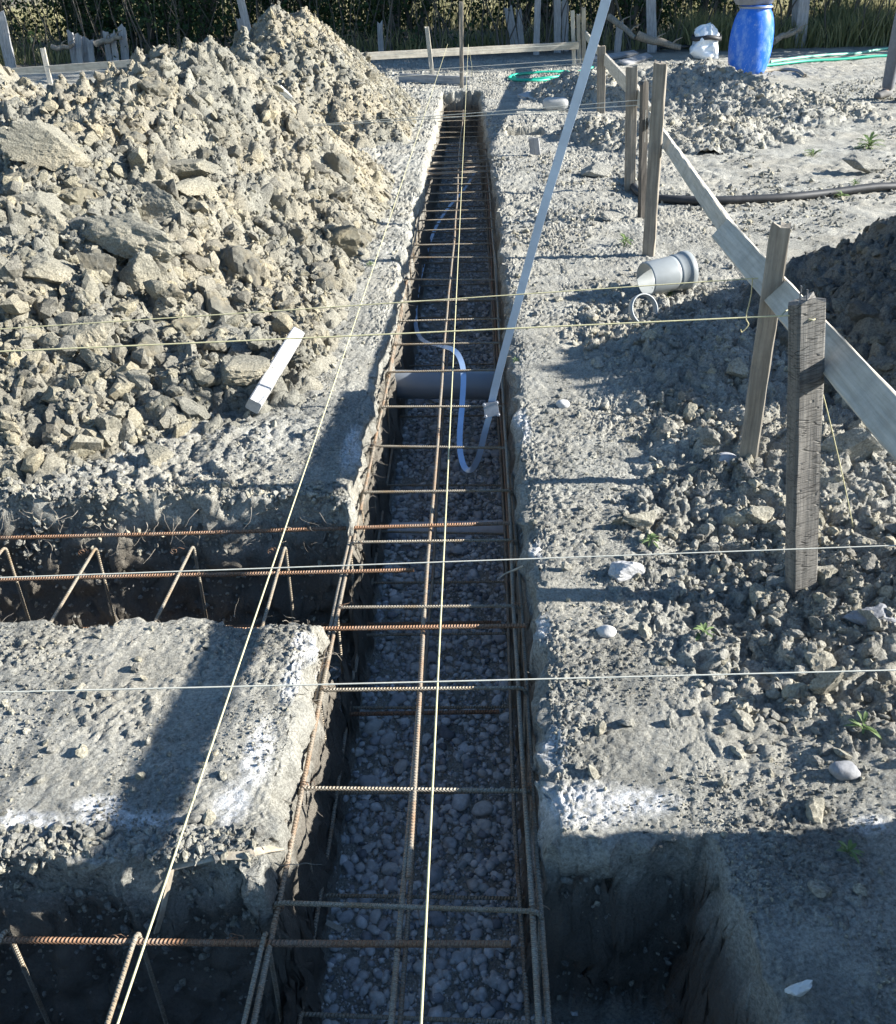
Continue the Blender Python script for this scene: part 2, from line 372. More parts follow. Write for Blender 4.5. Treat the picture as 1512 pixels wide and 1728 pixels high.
# ------------------------------------------------------------------ terrain shape (metres; trench runs along +Y)
XL, FLOOR = -0.402, -0.56
def xr_main(y): return 0.137 - 0.018 * np.clip(y - 6, 0, 6)
def rect_sd(x, y, x0, x1, y0, y1):
    dx = np.maximum(x0 - x, x - x1); dy = np.maximum(y0 - y, y - y1)
    return np.where((dx < 0) & (dy < 0), np.maximum(dx, dy), np.hypot(np.maximum(dx, 0), np.maximum(dy, 0)))
def trench_sd(x, y):
    s = rect_sd(x, y, XL, xr_main(y), -1.5, 11.25)
    s = np.minimum(s, rect_sd(x, y, -5.0, XL + .05, 1.715, 2.225))
    s = np.minimum(s, rect_sd(x, y, -5.0, XL + .05, 0.36, 0.985))
    xs = x - 0.19 * np.clip(1.085 - y, -1, 1)
    return np.minimum(s, rect_sd(xs, y, -0.20, 0.415, 0.30, 1.085))
def cone_field(x, y, ridge):
    """loose tipped soil: slopes falling away from a ridge of (x, y, height, spread)"""
    R = np.array(ridge, float); h = np.full_like(x, -9.0); P = []
    if len(R) == 1: P = [R[0]]
    for a, b in zip(R[:-1], R[1:]):
        n = max(2, int(np.hypot(*(b - a)[:2]) / 0.12)); P += [a + (b - a) * t for t in np.linspace(0, 1, n)]
    for p in P:
        h = np.maximum(h, p[2] * (1 - (np.hypot(x - p[0], y - p[1]) / p[3])))
    return h
HEAPS = {
 'front': [(-3.6, 3.4, .42, 1.15), (-2.3, 3.3, .46, 1.1), (-1.85, 3.55, .52, 1.3), (-1.9, 4.4, .72, 1.35), (-1.9, 5.2, .86, 1.35), (-1.62, 6.0, 1.02, 1.25), (-1.95, 6.2, .98, 1.2), (-2.4, 6.0, .82, 1.15), (-3.0, 5.6, .60, 1.1)],
 'rear': [(-1.75, 8.9, 1.02, 1.3), (-1.5, 9.1, .98, 1.35), (-1.25, 9.3, .72, 1.1)],
 'side': [(-5.2, 7.6, .95, 1.7), (-4.3, 7.6, .95, 1.6), (-3.8, 7.2, .80, 1.35), (-3.3, 6.6, .55, 1.1)],
 'shaded': [(2.68, 3.25, 1.06, 1.62), (3.4, 3.0, 1.0, 1.7)],
 'far': [(2.0, 10.3, .36, .9), (2.35, 10.2, .38, 1.0), (2.9, 9.2, .16, .9)],
 'dark': [(1.05, 10.6, .30, .5), (1.35, 10.3, .33, .6)],
 'stakes': [(1.0, 8.1, .20, .42), (1.25, 7.9, .22, .5), (1.9, 7.9, .20, .7), (2.3, 8.2, .10, .6)],
}
def swell(x, y):
    """low lumpy rise round the stakes on the right"""
    return np.maximum(0, np.maximum.reduce([.13 * (1 - np.hypot((x - 1.06), (y - 2.45)) / .55), .12 * (1 - np.hypot((x - 1.12), (y - 1.75)) / .5), .05 * (1 - np.hypot(x - 1.0, y - 1.3) / .4),
        .10 * (1 - np.hypot(x - .95, y - 3.2) / .6)]))
def rough_at(x, y):
    r = sstep(.36, .66, x + .12 * vn2(x * 4, y * 4, 66)) * sstep(1.15, 1.5, y) * (1 - sstep(3.9, 4.4, y)) * (1 - sstep(2.2, 3, x))
    r = np.maximum(r, (1 - sstep(-1.0, -.42, x)) * sstep(2.2, 2.3, y) * 0.6)
    return np.clip(r, 0, 1)
def plateau(x, y, micro=True):
    z = 0.016 * fbm2(x * 1.1, y * 1.1, 3, 3) + swell(x, y)
    if micro:
        r = rough_at(x, y); left = 1 - sstep(-.5, -.3, x)
        fr = sstep(4.0, 6, y) * .009 * (.5 + .8 * sstep(-.3, .4, vn2(x * .9, y * .9, 88)))
        z = z + (0.004 + 0.034 * r + fr) * (lumps(x, y, 0.11, 5) - .4) + (0.003 + 0.018 * r + fr * .6) * (lumps(x, y, 0.05, 9) - .4)
        k = (1 - 0.35 * left * (1 - sstep(1.9, 2.2, y)))
        pt = sstep(-.25, .35, vn2(x * 5, y * 5, 77))
        z = z + (0.0060 * (.25 + pt)) * (lumps(x, y, 0.026, 15) - .4) + 0.0046 * (.6 + pt) * (lumps(x, y, 0.012, 19) - .4)
    return z
def ground_z(x, y, micro=True):
    z = plateau(x, y, micro)
    sd = trench_sd(x, y)
    wob = 0.022 * fbm2(x * 5, y * 5, 3, 41) + 0.004 * vn2(x * 30, y * 30, 43)
    sd = sd + wob
    fl = FLOOR + 0.018 * fbm2(x * 4, y * 4, 3, 61)
    rnd = np.exp(-np.clip(sd, 0, 1) / 0.018) * (sd > -0.02)
    z = z - 0.020 * rnd * (0.7 + 0.6 * vn2(x * 9, y * 9, 47))
    w = 0.045 + 0.13 * sstep(-.40, -.46, x) * (sstep(.80, .88, y) * sstep(1.06, 1.0, y) + sstep(2.06, 2.14, y) * sstep(2.32, 2.27, y))
    sd = sd - (w - .045) * .72
    t = sstep(0.0, 1.0, -sd / w)
    z = z * (1 - t) + fl * t
    # shallow square notch cut in the right bank
    n = rect_sd(x, y, .27, .58, 8.28, 8.75); z = z - 0.16 * sstep(0.02, -0.04, n)
    return z, sd
def heap_z(x, y, key, micro=True):
    h = cone_field(x, y, HEAPS[key])
    big = 1.0 if key in ('front', 'side', 'rear', 'shaded') else .55
    if micro:
        h = h + big * (0.07 * fbm2(x * 1.8, y * 1.8, 3, 21) + 0.085 * (lumps(x, y, .24, 23) - .45) + 0.055 * (lumps(x, y, .12, 25) - .4)) \
              + 0.030 * (lumps(x, y, .06, 27) - .4) + 0.014 * (lumps(x, y, .03, 29) - .4)
    else: h = h + big * 0.07 * fbm2(x * 1.8, y * 1.8, 3, 21)
    # nothing spilt into the trenches
    e = np.minimum(trench_sd(x, y), 9)
    if key in ('front', 'rear'):
        lim = np.clip((XL - .16 - x) * 1.0, -1, 9) if True else 0
        h = np.minimum(h, lim + 0.02 * vn2(x * 6, y * 6, 33)); h = np.minimum(h, np.where(y < 4, (y - 2.34) * .95, 9))
    return h - 0.02
def surf_z(x, y):
    x, y = np.atleast_1d(np.asarray(x, float)), np.atleast_1d(np.asarray(y, float))
    z, _ = ground_z(x, y)
    for k in HEAPS: z = np.maximum(z, heap_z(x, y, k))
    return z
def sz(x, y): return float(surf_z(x, y)[0])

def onheap(px, py):
    """where the sight line to a picture spot meets the soil"""
    d = CR @ np.array([(px - 756) / FPX, -(py - 864) / FPX, -1.0]); d /= np.linalg.norm(d); o = np.array([0, 0, CAM_H]); t = np.linspace(.8, 14, 2600); q = o + d * t[:, None]
    h = surf_z(q[:, 0], q[:, 1]); k = int(np.argmax(q[:, 2] < h)); return q[k]
q0, q1 = onheap(432, 706), onheap(505, 585)

def lines(lo, hi, step_fn, dense=(), dw=0.075, dstep=0.003):
    out, v = [], lo
    while v < hi:
        out.append(v); st = step_fn(v)
        for d in dense:
            q = abs(v - d)
            if q < dw: st = min(st, dstep)
            elif q < dw + st: st = min(st, max(dstep, q - dw + 1e-4)) if v < d else st
        v += st
    out.append(hi); return np.array(out)
def sheet(name, X, Y, Z, mat, keep=None, smooth=True, attrs=None, disp=None, **kw):
    nx, ny = len(X[0]), len(X)
    V = np.stack([X, Y, Z], -1).reshape(-1, 3)
    if disp is not None: V = V + disp
    i = np.arange(ny - 1)[:, None] * nx + np.arange(nx - 1)[None]
    Q = np.stack([i, i + 1, i + nx + 1, i + nx], -1).reshape(-1, 4)
    if keep is not None:
        kf = keep.ravel()[Q].any(1); Q = Q[kf]
        used = np.zeros(len(V), bool); used[Q.ravel()] = True; idx = np.cumsum(used) - 1
        V = V[used]; Q = idx[Q]; attrs = {k: a[used] for k, a in (attrs or {}).items()}
    return mesh_np(name, V, [Q], mat, smooth=smooth, attrs=attrs, **kw)

def xs_step(v):
    if -1.5 < v < 1.25: return 0.0062
    if 1.25 <= v < 5.0: return min(0.024, 0.0062 + (v - 1.25) * .03)
    d = max(-1.5 - v, v - 1.25); return 0.0062 * (1 + 0.0) + d * 0.035 + 0.004
xs = lines(-160, 160, xs_step, dense=(XL, 0.137, 0.44), dw=0.05, dstep=0.003)
ys = lines(-6, 320, lambda v: (0.0058 if .3 < v < 2.4 else (0.12 if v < .3 else 0.0058 + (v - 2.4) * 0.0042 if v < 15 else 0.06 + (v - 15) * .08)), dense=(0.985, 1.085, 1.70, 2.235, 8.28, 8.75, 11.25), dw=0.05, dstep=0.003)
GX, GY = np.meshgrid(xs, ys)
gx, gy = GX.ravel(), GY.ravel()
gz, gsd = ground_z(gx, gy)
far = sstep(40, 200, np.hypot(gx, gy)); gz = gz * (1 - far)
wall = ((gsd < 0.012) & (gsd > -0.16) & (gz > FLOOR + .05)).astype(float)
P = np.c_[gx, gy, gz]; wi = np.where(wall > 0)[0]
dv = np.zeros_like(P)
if len(wi):
    for k in range(2): dv[wi, k] = 0.040 * fbm3(P[wi] * np.array([17, 17, 15]), 4, 71 + 9 * k) + 0.006 * fbm3(P[wi] * np.array([50, 50, 5]), 3, 171 + 9 * k)
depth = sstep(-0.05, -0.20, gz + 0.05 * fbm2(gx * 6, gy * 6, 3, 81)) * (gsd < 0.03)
def blob(x, y, cx, cy, rx, ry): return np.clip(1.25 - np.hypot((x - cx) / rx, (y - cy) / ry), 0, 1)
lime = np.zeros_like(gx)
for c in [(.20, 1.155, .11, .05), (.29, 1.16, .09, .035), (.155, 1.30, .02, .06), (.155, 1.68, .016, .05), (.155, 2.0, .014, .05), (.155, 2.75, .02, .12),
          (-.465, 1.28, .03, .09), (-.49, 1.15, .035, .05), (-.43, 1.50, .025, .07), (-.425, 1.62, .03, .05), (-.69, 1.10, .11, .035), (-.93, 1.10, .14, .03), (-.75, 1.14, .05, .03), (-1.3, 1.10, .2, .03),
          (-.43, 2.6, .025, .16), (.72, 1.1, .04, .02)]:
    lime = np.maximum(lime, blob(gx, gy, *c))
lime *= (gsd > -0.022)
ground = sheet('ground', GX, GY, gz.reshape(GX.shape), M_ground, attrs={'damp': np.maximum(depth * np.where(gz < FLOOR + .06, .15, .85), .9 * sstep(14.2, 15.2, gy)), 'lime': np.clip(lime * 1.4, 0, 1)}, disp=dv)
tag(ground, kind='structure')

# ------------------------------------------------------------------ clods and pebbles
def ico(level):
    import bmesh
    bm = bmesh.new(); bmesh.ops.create_icosphere(bm, subdivisions=level, radius=1); bm.verts.ensure_lookup_table()
    V = np.array([v.co[:] for v in bm.verts]); F = np.array([[v.index for v in f.verts] for f in bm.faces]); bm.free(); return V, F
ICO = {k: ico(k) for k in (1, 2, 3, 4, 5)}
def clod_shape(level, seed, rough=0.10, planes=11, flat=1.0):
    r = np.random.default_rng(seed); D, F = ICO[level]
    n = r.normal(size=(planes, 3)); n /= np.linalg.norm(n, axis=1)[:, None]; c = r.uniform(.38, 1.0, planes)
    dn = D @ n.T; rad = np.min(np.where(dn > 0.05, c / np.maximum(dn, .05), 9), 1); rad = np.minimum(rad, 1.25)
    o = r.random(3) * 40
    V = D * (rad / rad.mean() * .85)[:, None] * np.array([1, r.uniform(.6, 1), flat * r.uniform(.45, .85)])
    rad2 = 1 + rough * fbm3(V * 2.6 + o, 3, 3) * 2.0
    if level >= 3: rad2 += rough * 0.7 * fbm3(V * 9 + o, 3, 4)
    if level >= 4: rad2 += rough * .5 * np.abs(fbm3(V * 20 + o, 3, 6)) - rough * .25
    return V * rad2[:, None], F
def pebble_shape(level, seed):
    r = np.random.default_rng(seed); D, F = ICO[level]; o = r.random(3) * 30
    V = D * (1 + 0.16 * vn3(D * 1.2 + o, 2) + 0.05 * vn3(D * 2.8 + o, 3))[:, None]
    return V * np.array([1, r.uniform(.65, .95), r.uniform(.45, .75)]), F
def rotmats(r, n, tilt=1.0):
    q = r.normal(size=(n, 4)) * np.array([1 if tilt >= 1 else 4, tilt, tilt, 1 if tilt >= 1 else 4]); q /= np.linalg.norm(q, axis=1)[:, None]
    w, x, y, z = q.T
    return np.stack([1-2*(y*y+z*z), 2*(x*y-z*w), 2*(x*z+y*w), 2*(x*y+z*w), 1-2*(x*x+z*z), 2*(y*z-x*w), 2*(x*z-y*w), 2*(y*z+x*w), 1-2*(x*x+y*y)], -1).reshape(-1, 3, 3)
def scatter(name, P, size, shapes, mat, parent=None, tilt=1.0, seed=0, smooth=None, tint=None, kind='stuff'):
    """one mesh of many grains: P (n,3), size (n,)"""
    smooth = (mat is M_pebble) if smooth is None else smooth
    r = np.random.default_rng(seed); n = len(P); R = rotmats(r, n, tilt); pick = r.integers(0, len(shapes), n)
    tint = r.random(n) if tint is None else tint
    Vs, Fs, A, off = [], [], [], 0
    for k, (V, F) in enumerate(shapes):
        s = np.where(pick == k)[0]
        if not len(s): continue
        W_ = np.einsum('nij,vj->nvi', R[s], V) * size[s][:, None, None] + P[s][:, None]
        Vs.append(W_.reshape(-1, 3)); Fs.append((F[None] + (np.arange(len(s)) * len(V))[:, None, None]).reshape(-1, 3) + off); off += len(s) * len(V)
        A.append(np.repeat(tint[s], len(V)))
    o = mesh_np(name, np.concatenate(Vs), [np.concatenate(Fs)], mat, parent, smooth, {'tint': np.concatenate(A)})
    if kind: o['kind'] = kind
    return o
CL = {1: [clod_shape(1, 100 + k, .12, 7) for k in range(10)], 2: [clod_shape(2, 200 + k, .15) for k in range(12)], 3: [clod_shape(3, 300 + k, .13, 8) for k in range(12)], 4: [clod_shape(4, 400 + k, .13, 8) for k in range(12)]}
PB = {1: [pebble_shape(1, 10 + k) for k in range(8)], 2: [pebble_shape(2, 30 + k) for k in range(10)], 3: [pebble_shape(3, 50 + k) for k in range(10)]}
def powsize(r, n, lo, hi, a=2.2):
    u = r.random(n); return (lo ** (1 - a) + u * (hi ** (1 - a) - lo ** (1 - a))) ** (1 / (1 - a))

def heap(key, label, box, step, nbig, nmed, nsmall, bigr, medr, smallr, mat_h=M_heap, mat_c=M_clod, view=None):
    x0, x1, y0, y1 = box
    X, Y = np.meshgrid(np.arange(x0, x1, step), np.arange(y0, y1, step)); Z = heap_z(X.ravel(), Y.ravel(), key).reshape(X.shape)
    gz_, _ = ground_z(X.ravel(), Y.ravel(), False); keep = Z > gz_.reshape(X.shape) - 0.03
    h = sheet('soil_heap', X, Y, Z, mat_h, keep=keep); tag(h, label, 'soil heap', 'heaps of dug soil')
    r = np.random.default_rng(abs(hash(key)) % 1 + len(key) * 13 + int(x1 * 100) % 97)
    def pts(n):
        out = np.zeros((0, 2))
        while len(out) < n:
            q = np.c_[r.uniform(x0, x1, n * 3), r.uniform(y0, y1, n * 3)]; hz = heap_z(q[:, 0], q[:, 1], key, False); q = q[hz > 0.015]
            if view: q = q[r.random(len(q)) < np.clip((view / np.hypot(q[:, 0], q[:, 1])) ** 2, 0, 1)]
            out = np.r_[out, q]
        return out[:n]
    def clear(q):
        t = np.clip(((q - q0[:2]) @ (q1 - q0)[:2]) / ((q1 - q0)[:2] @ (q1 - q0)[:2]), -.1, 1.1); return np.linalg.norm(q - (q0[:2] + t[:, None] * (q1 - q0)[:2]), axis=1)
    def lay(n, lo, hi, shapes, nm, seed, bury, tilt=1.0):
        if not n: return
        q = pts(n); q = q[clear(q) > (.10 if hi > .03 else .0)]; n = len(q); s = powsize(r, n, lo, hi, 1.9); z = heap_z(q[:, 0], q[:, 1], key) + s * (bury - (.30 if hi > .03 else 0))
        return scatter(nm, np.c_[q, z], s, shapes, mat_c, h, tilt, seed)
    lay(nsmall, *smallr, CL[1], 'crumbs', 3, .15); lay(nmed, *medr, CL[2], 'clods', 4, .15)
    if nbig:
        q = pts(nbig * 2); q = q[clear(q) > .17][:nbig]; s = powsize(r, nbig, *bigr, 2.0); z = heap_z(q[:, 0], q[:, 1], key); R = rotmats(r, nbig); protos = []
        for k in range(nbig):
            if k < 12:
                V, F = CL[4][k]; o = mesh_np('clod', V, [F], mat_c, h, False, {'tint': np.full(len(V), r.uniform(.3, 1))}); protos.append(o)
            else: o = protos[k % 12].copy(); COL.objects.link(o); o.parent = h
            M = Matrix([list(R[k][i] * s[k]) + [0] for i in range(3)] + [[0, 0, 0, 1]]); M.translation = (q[k, 0], q[k, 1], z[k] - .10 * s[k]); o.matrix_world = M
    return h
heap('front', 'large clay heap along the left side of the trench with a white batten on it', (-4.8, -.42, 2.3, 7.7), .012, 98, 4600, 34000, (.05, .125), (.018, .068), (.006, .018), view=3.0)
heap('rear', 'tall pointed soil heap behind the large clay heap, its peak against the dark hedge', (-3.2, -.42, 7.4, 10.8), .02, 30, 1300, 7000, (.05, .12), (.022, .05), (.01, .022))
heap('side', 'low pale soil heap at the left edge, beyond the large clay heap', (-7, -2.2, 5.5, 9.3), .025, 20, 1000, 5000, (.05, .12), (.025, .05), (.012, .025))
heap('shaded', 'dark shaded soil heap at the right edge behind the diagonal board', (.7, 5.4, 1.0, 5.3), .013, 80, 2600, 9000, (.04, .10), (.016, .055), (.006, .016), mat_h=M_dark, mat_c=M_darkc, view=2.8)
heap('far', 'low spread heap of crumbly soil in front of the blue barrel', (.9, 4.0, 8.2, 11.4), .02, 12, 500, 2200, (.035, .07), (.018, .04), (.008, .018), mat_h=M_ground, mat_c=M_crumb)
heap('dark', 'small dark soil heap behind the leaning metal strip, near the corner of the back boards', (.5, 2.0, 9.6, 11.3), .02, 0, 250, 900, (.04, .07), (.016, .036), (.008, .016), mat_h=M_ground, mat_c=M_crumb)
heap('stakes', 'small soil heap lying around the foot of the far stakes and boards', (.5, 3.0, 7.3, 8.9), .018, 0, 420, 1500, (.04, .07), (.014, .036), (.007, .014), mat_h=M_ground, mat_c=M_crumb)

# loose crumbs of soil over the banks
def bank_points(n, r, x0, x1, y0, y1, dens):
    out = np.zeros((0, 2))
    while len(out) < n:
        q = np.c_[r.uniform(x0, x1, n * 3), r.uniform(y0, y1, n * 3)]; q = q[r.random(len(q)) < dens(q[:, 0], q[:, 1])]
        q = q[trench_sd(q[:, 0], q[:, 1]) > 0.012]; out = np.r_[out, q]
    return out[:n]
r = np.random.default_rng(77)
for nm, n, lo, hi, lv, dens, seed in [
    ('soil_crumbs', 75000, .0016, .0065, 1, lambda x, y: np.clip((.9 / np.hypot(x, y)) ** 1.6, 0, 1) * (.35 + .65 * rough_at(x, y)) * np.where(x < -.3, .8, 1) * sstep(-.6, .5, vn2(x * 6, y * 6, 55)), 1),
    ('soil_crumbs', 5000, .007, .02, 2, lambda x, y: (.06 + .94 * rough_at(x, y)) * np.clip((1.4 / np.hypot(x, y)) ** 1.2, 0, 1) * sstep(-.5, .4, vn2(x * 3, y * 3, 56)), 2),
    ('soil_crumbs', 330, .016, .042, 3, lambda x, y: rough_at(x, y) ** 2 * np.where(x > 0, 1, .25) * np.clip((1.8 / np.hypot(x, y)) ** 1.2, 0, 1), 3),
    ('soil_crumbs', 18000, .006, .026, 1, lambda x, y: sstep(2.5, 5, y) * np.where(x > 0, 1, .25) * sstep(-.1, .5, vn2(x * 2, y * 1.5, 57)), 4)]:
    q = bank_points(n, r, -1.6 if seed < 4 else -7, 2.3 if seed < 4 else 6.5, .45, 5.2 if seed < 4 else 13, dens)
    s = powsize(r, n, lo, hi, 2.4); z = ground_z(q[:, 0], q[:, 1])[0] + s * .2
    tag(scatter(nm, np.c_[q, z], s, CL[lv], M_crumb, None, 1.0, 20 + seed), 'loose crumbs of dry grey soil strewn over the banks', 'crumbs')
r = np.random.default_rng(79)
for n, y0, y1 in ((9000, .84, 1.09), (8000, 2.10, 2.36)):
    q = np.c_[r.uniform(-2.2, -.42, n), r.uniform(y0, y1, n)]; z, sd_ = ground_z(q[:, 0], q[:, 1]); k = z > -.30 + .25 * r.random(n); q, z = q[k], z[k]
    s = powsize(r, len(q), .003, .017, 2.1); tag(scatter('soil_crumbs', np.c_[q, z + s * .05], s, CL[2], M_crumb, None, 1.0, int(y0 * 100)), 'crumbly soil breaking off the edges of the cross trenches', 'crumbs')
# stones and clods sticking out of the cut faces that look towards the near side
r = np.random.default_rng(80)
for n, x0, x1, ya, yb, seed in ((260, .15, .40, 1.0, 1.2, 5), (700, -1.6, -.42, .86, 1.1, 6), (900, -1.6, -.42, 2.05, 2.38, 7)):
    x = r.uniform(x0, x1, n); yy = np.linspace(ya, yb, 70); A, B = np.repeat(x, 70), np.tile(yy, n); Zw = ground_z(A, B, False)[0].reshape(n, 70)
    zt = -.02 - .46 * r.random(n) ** 1.3; k = np.abs(Zw - zt[:, None]).argmin(1); P_ = np.c_[x, yy[k], Zw[np.arange(n), k]]; s = powsize(r, n, .0025, .011, 2.4)
    tag(scatter('soil_crumbs', P_, s, CL[2] + PB[2][:3], M_crumb, None, 1.0, seed), 'small stones and lumps sticking out of the cut soil faces', 'crumbs')
# gravel on the trench floors
r = np.random.default_rng(78)
def floor_points(n, y1, p=1.0):
    out = np.zeros((0, 2))
    while len(out) < n:
        q = np.c_[r.uniform(-1.6, .5, n * 4), .45 + (y1 - .45) * r.random(n * 4) ** p]; sd = trench_sd(q[:, 0], q[:, 1])
        q = q[(sd < -.035) & (ground_z(q[:, 0], q[:, 1], False)[0] < FLOOR + .05) & ~((q[:, 0] > .12) & (r.random(len(q)) < .8))]; out = np.r_[out, q]
    return out[:n]
for n, lo, hi, lv, y1, p, a, sd_ in [(15000, .003, .009, 1, 4.2, 1.3, 2.2, 1), (4200, .009, .017, 2, 5.0, 1.2, 2.3, 2), (330, .017, .034, 3, 5.5, 1.2, 2.3, 3), (7000, .008, .02, 1, 11.2, .8, 2.2, 4), (22000, .0015, .004, 1, 3.2, 1.4, 2.0, 5)]:
    q = floor_points(n, y1, p); s = powsize(r, n, lo, hi, a); z = ground_z(q[:, 0], q[:, 1])[0] + s * r.uniform(-.05, .45, n)
    t = np.clip(r.normal(.54, .24, n), 0, 1); t = np.where(r.random(n) < .015, r.uniform(.9, 1, n), np.minimum(t, .9))
    tag(scatter('gravel', np.c_[q, z], s, PB[lv] + (CL[lv][:6] if lv < 3 else CL[lv][:3]), M_pebble, None, .35, 40 + sd_, tint=t), 'round river gravel covering the trench floor', 'gravel')

# ------------------------------------------------------------------ reinforcement cages
ZT, ZB = -0.085, -0.425
def wob(a, b, n, amp, seed):
    """a slightly bent bar from a to b"""
    a, b = np.array(a, float), np.array(b, float); t = np.linspace(0, 1, n)[:, None]; P = a + (b - a) * t
    L = np.linalg.norm(b - a); d = t[:, 0] * L
    P[:, 0] += amp * fbm2(d * .9, d * 0 + seed, 3); P[:, 1] += amp * fbm2(d * .9, d * 0 + seed + 9, 3) * (abs(b - a)[1] < L * .5); P[:, 2] += amp * .7 * fbm2(d * .8, d * 0 + seed + 5, 3)
    return P
def loop_rect(o, u, v, w, h, r=.018, n=5):
    """closed rounded rectangle in the plane of u (width) and v (height), starting at corner o"""
    o, u, v = (np.array(q, float) for q in (o, u, v)); P = []
    for cx, cy, a0 in [(r, r, 180), (w - r, r, 270), (w - r, h - r, 0), (r, h - r, 90)]:
        for k in range(n):
            a = math.radians(a0 + 90 * k / (n - 1)); P.append(o + u * (cx + r * math.cos(a)) + v * (cy + r * math.sin(a)))
    Q = []
    for k in range(len(P)):
        a, b = P[k], P[(k + 1) % len(P)]; m = max(1, int(np.linalg.norm(b - a) / .06))
        Q += [a + (b - a) * t / m for t in range(m)]
    return np.array(Q)
def bar_part(nm, P, rad, m, parent, n=10): return MB().tube(P, rad, n).build(nm, m, parent, True, True)
def tie(parent, p, seed):
    r = np.random.default_rng(seed); t = np.linspace(0, 2.3 * 2 * np.pi, 22); q = np.c_[.0085 * np.cos(t), r.uniform(-.004, .004) + .005 * np.sin(t * .5), .0085 * np.sin(t)]
    e = np.array([[.012, .004, .008], [.022, r.uniform(-.01, .012), r.uniform(.0, .018)], [.03, r.uniform(-.02, .02), r.uniform(-.01, .02)]])
    P = np.r_[q, e] + np.array(p); return MB().tube(P, .0008, 4).build('tie_wire', M_rust, parent)
main = thing('rebar_cage', 'long rusty rebar cage lying in the main trench over the gravel', 'rebar cage', (0, 0, 0), 'rebar cages in the trenches')
sr = np.random.default_rng(3)
for (x, z, a, b, s) in [(-.376, ZT - .009, .40, 4.2, 1), (-.376, ZT - .009, 3.4, 10.45, 2), (-.392, ZT - .012, 1.52, 2.25, 3), (-.147, ZT - .010, 1.05, 6.0, 4), (-.152, ZT - .012, .40, 1.9, 5), (-.147, ZT - .010, 5.4, 10.45, 6), (.093, ZT - .009, .40, 5.2, 7), (.093, ZT - .009, 4.3, 10.45, 8), (.108, ZT - .022, .40, 2.6, 14),
                        (-.366, ZB + .010, .40, 10.4, 9), (-.165, ZB + .010, .40, 10.4, 10), (.090, ZB + .010, .40, 10.4, 11), (.098, ZT - .17, 1.3, 10.4, 12)]:
    far_in = 0.02 if b > 9 else 0
    P = wob((x, a, z), (x + (-.03 if b > 9 else 0) * (x > 0) - (0.03 if b > 9 and x < -.3 else 0), b, z), int((b - a) / .05), .012, s)
    bar_part('long_bar', P, .0055, M_rebar if s != 12 else M_rust, main)
SY = [.684, .984, 1.262, 1.552, 1.867, 2.168, 2.463, 2.793, 3.097, 3.42, 3.735, 4.02, 4.32, 4.665, 5.05, 5.32, 5.61, 5.875, 6.11, 6.35, 6.605, 6.83, 7.095, 7.3, 7.42, 7.6, 7.9, 8.2, 8.5, 8.8, 9.1, 9.4, 9.7, 10.0, 10.3]
for k, y in enumerate(SY):
    tl, rl = sr.normal(0, .012), sr.normal(0, .010); yb = sr.normal(.022, .015)
    u = np.array([1, rl, sr.normal(0, .012)]); u /= np.linalg.norm(u); v = np.array([0, yb / .34, 1.0]); v /= np.linalg.norm(v)
    xc = -.387 - (.03 if y > 6 else 0) * min(1, (y - 6) / 4 if y > 6 else 0)
    L = loop_rect((xc, y - yb, ZB - .004 + sr.normal(0, .004)), u, v, .493 - (.0 if y < 6 else .003 * (y - 6)), .343)
    st = MB().tube(L, .0046, 8, closed=True)
    st.build('stirrup', M_stir, main, True, True)
    if k < 11:
        for x in (-.376, .093): tie(main, (x, y + .004, ZT - .006), k * 2 + (x > 0))
# four lap bars bunched across the far part of the main cage
bundle = thing('rebar_cage', 'far bundle of rusty cross bars tied over the main cage', 'rebar cage', (0, 0, 0), 'rebar cages in the trenches')
for k, (y, z, a, b) in enumerate([(7.62, ZT + .01, -.36, .12), (7.36, ZT + .012, -.40, .11), (7.30, ZT + .022, -.39, .10), (7.22, ZT + .008, -.42, .13), (7.12, ZT + .02, -.40, .11)]):
    bar_part('cross_bar', wob((a, y, z), (b, y + .06, z), 12, .006, 60 + k), .0058, M_rebar, bundle, 8)
def side_cage(label, ys, x_ends, zt, stirx, zb, xs_end, seed):
    c = thing('rebar_cage', label, 'rebar cage', (0, 0, 0), 'rebar cages in the trenches')
    for k, (y0, y1, x1, z) in enumerate(ys):
        bar_part('long_bar', wob((x_ends, y0, z), (x1, y1, z + .006), int((x1 - x_ends) / .04), .008, seed + k), .0062, M_rust, c, 10)
    for k, x in enumerate(stirx):
        w = ys[0][0] - ys[2][0] + .02
        u = np.array([-.02, 1, 0.0]) if k % 2 else np.array([.02, 1, .01]); u /= np.linalg.norm(u)
        L = loop_rect((x, ys[2][0] - .01, zb), u, (.03, 0, 1) / np.linalg.norm((.03, 0, 1)), w, zt - zb + .012)
        MB().tube(L, .0046, 8, closed=True).build('stirrup', M_stir, c, True, True)
        tie(c, (x - .04, ys[0][0], zt), seed + 30 + k)
    return c
side_cage('short rebar cage in the cross trench below the large clay heap', [(2.13, 2.25, .09, ZT + .004), (1.925, 2.02, -.185, ZT + .004), (1.72, 1.775, .12, ZT + .006), (2.13, 2.19, .06, ZB + .01), (1.74, 1.8, .05, ZB + .01)], -3.2, ZT, [-2.6, -2.3, -2.0, -1.72, -1.43, -1.14, -.865, -.575], ZB, .1, 200)
side_cage('rebar cage in the near cross trench at the lower left', [(.925, .92, .047, ZT - .012), (.70, .70, .05, ZT - .012), (.47, .47, .05, ZT - .012), (.92, .92, .02, ZB), (.48, .48, .02, ZB)], -2.6, ZT - .012, [-2.0, -1.72, -1.43, -1.15, -.885, -.625, -.41], ZB - .01, .1, 300)

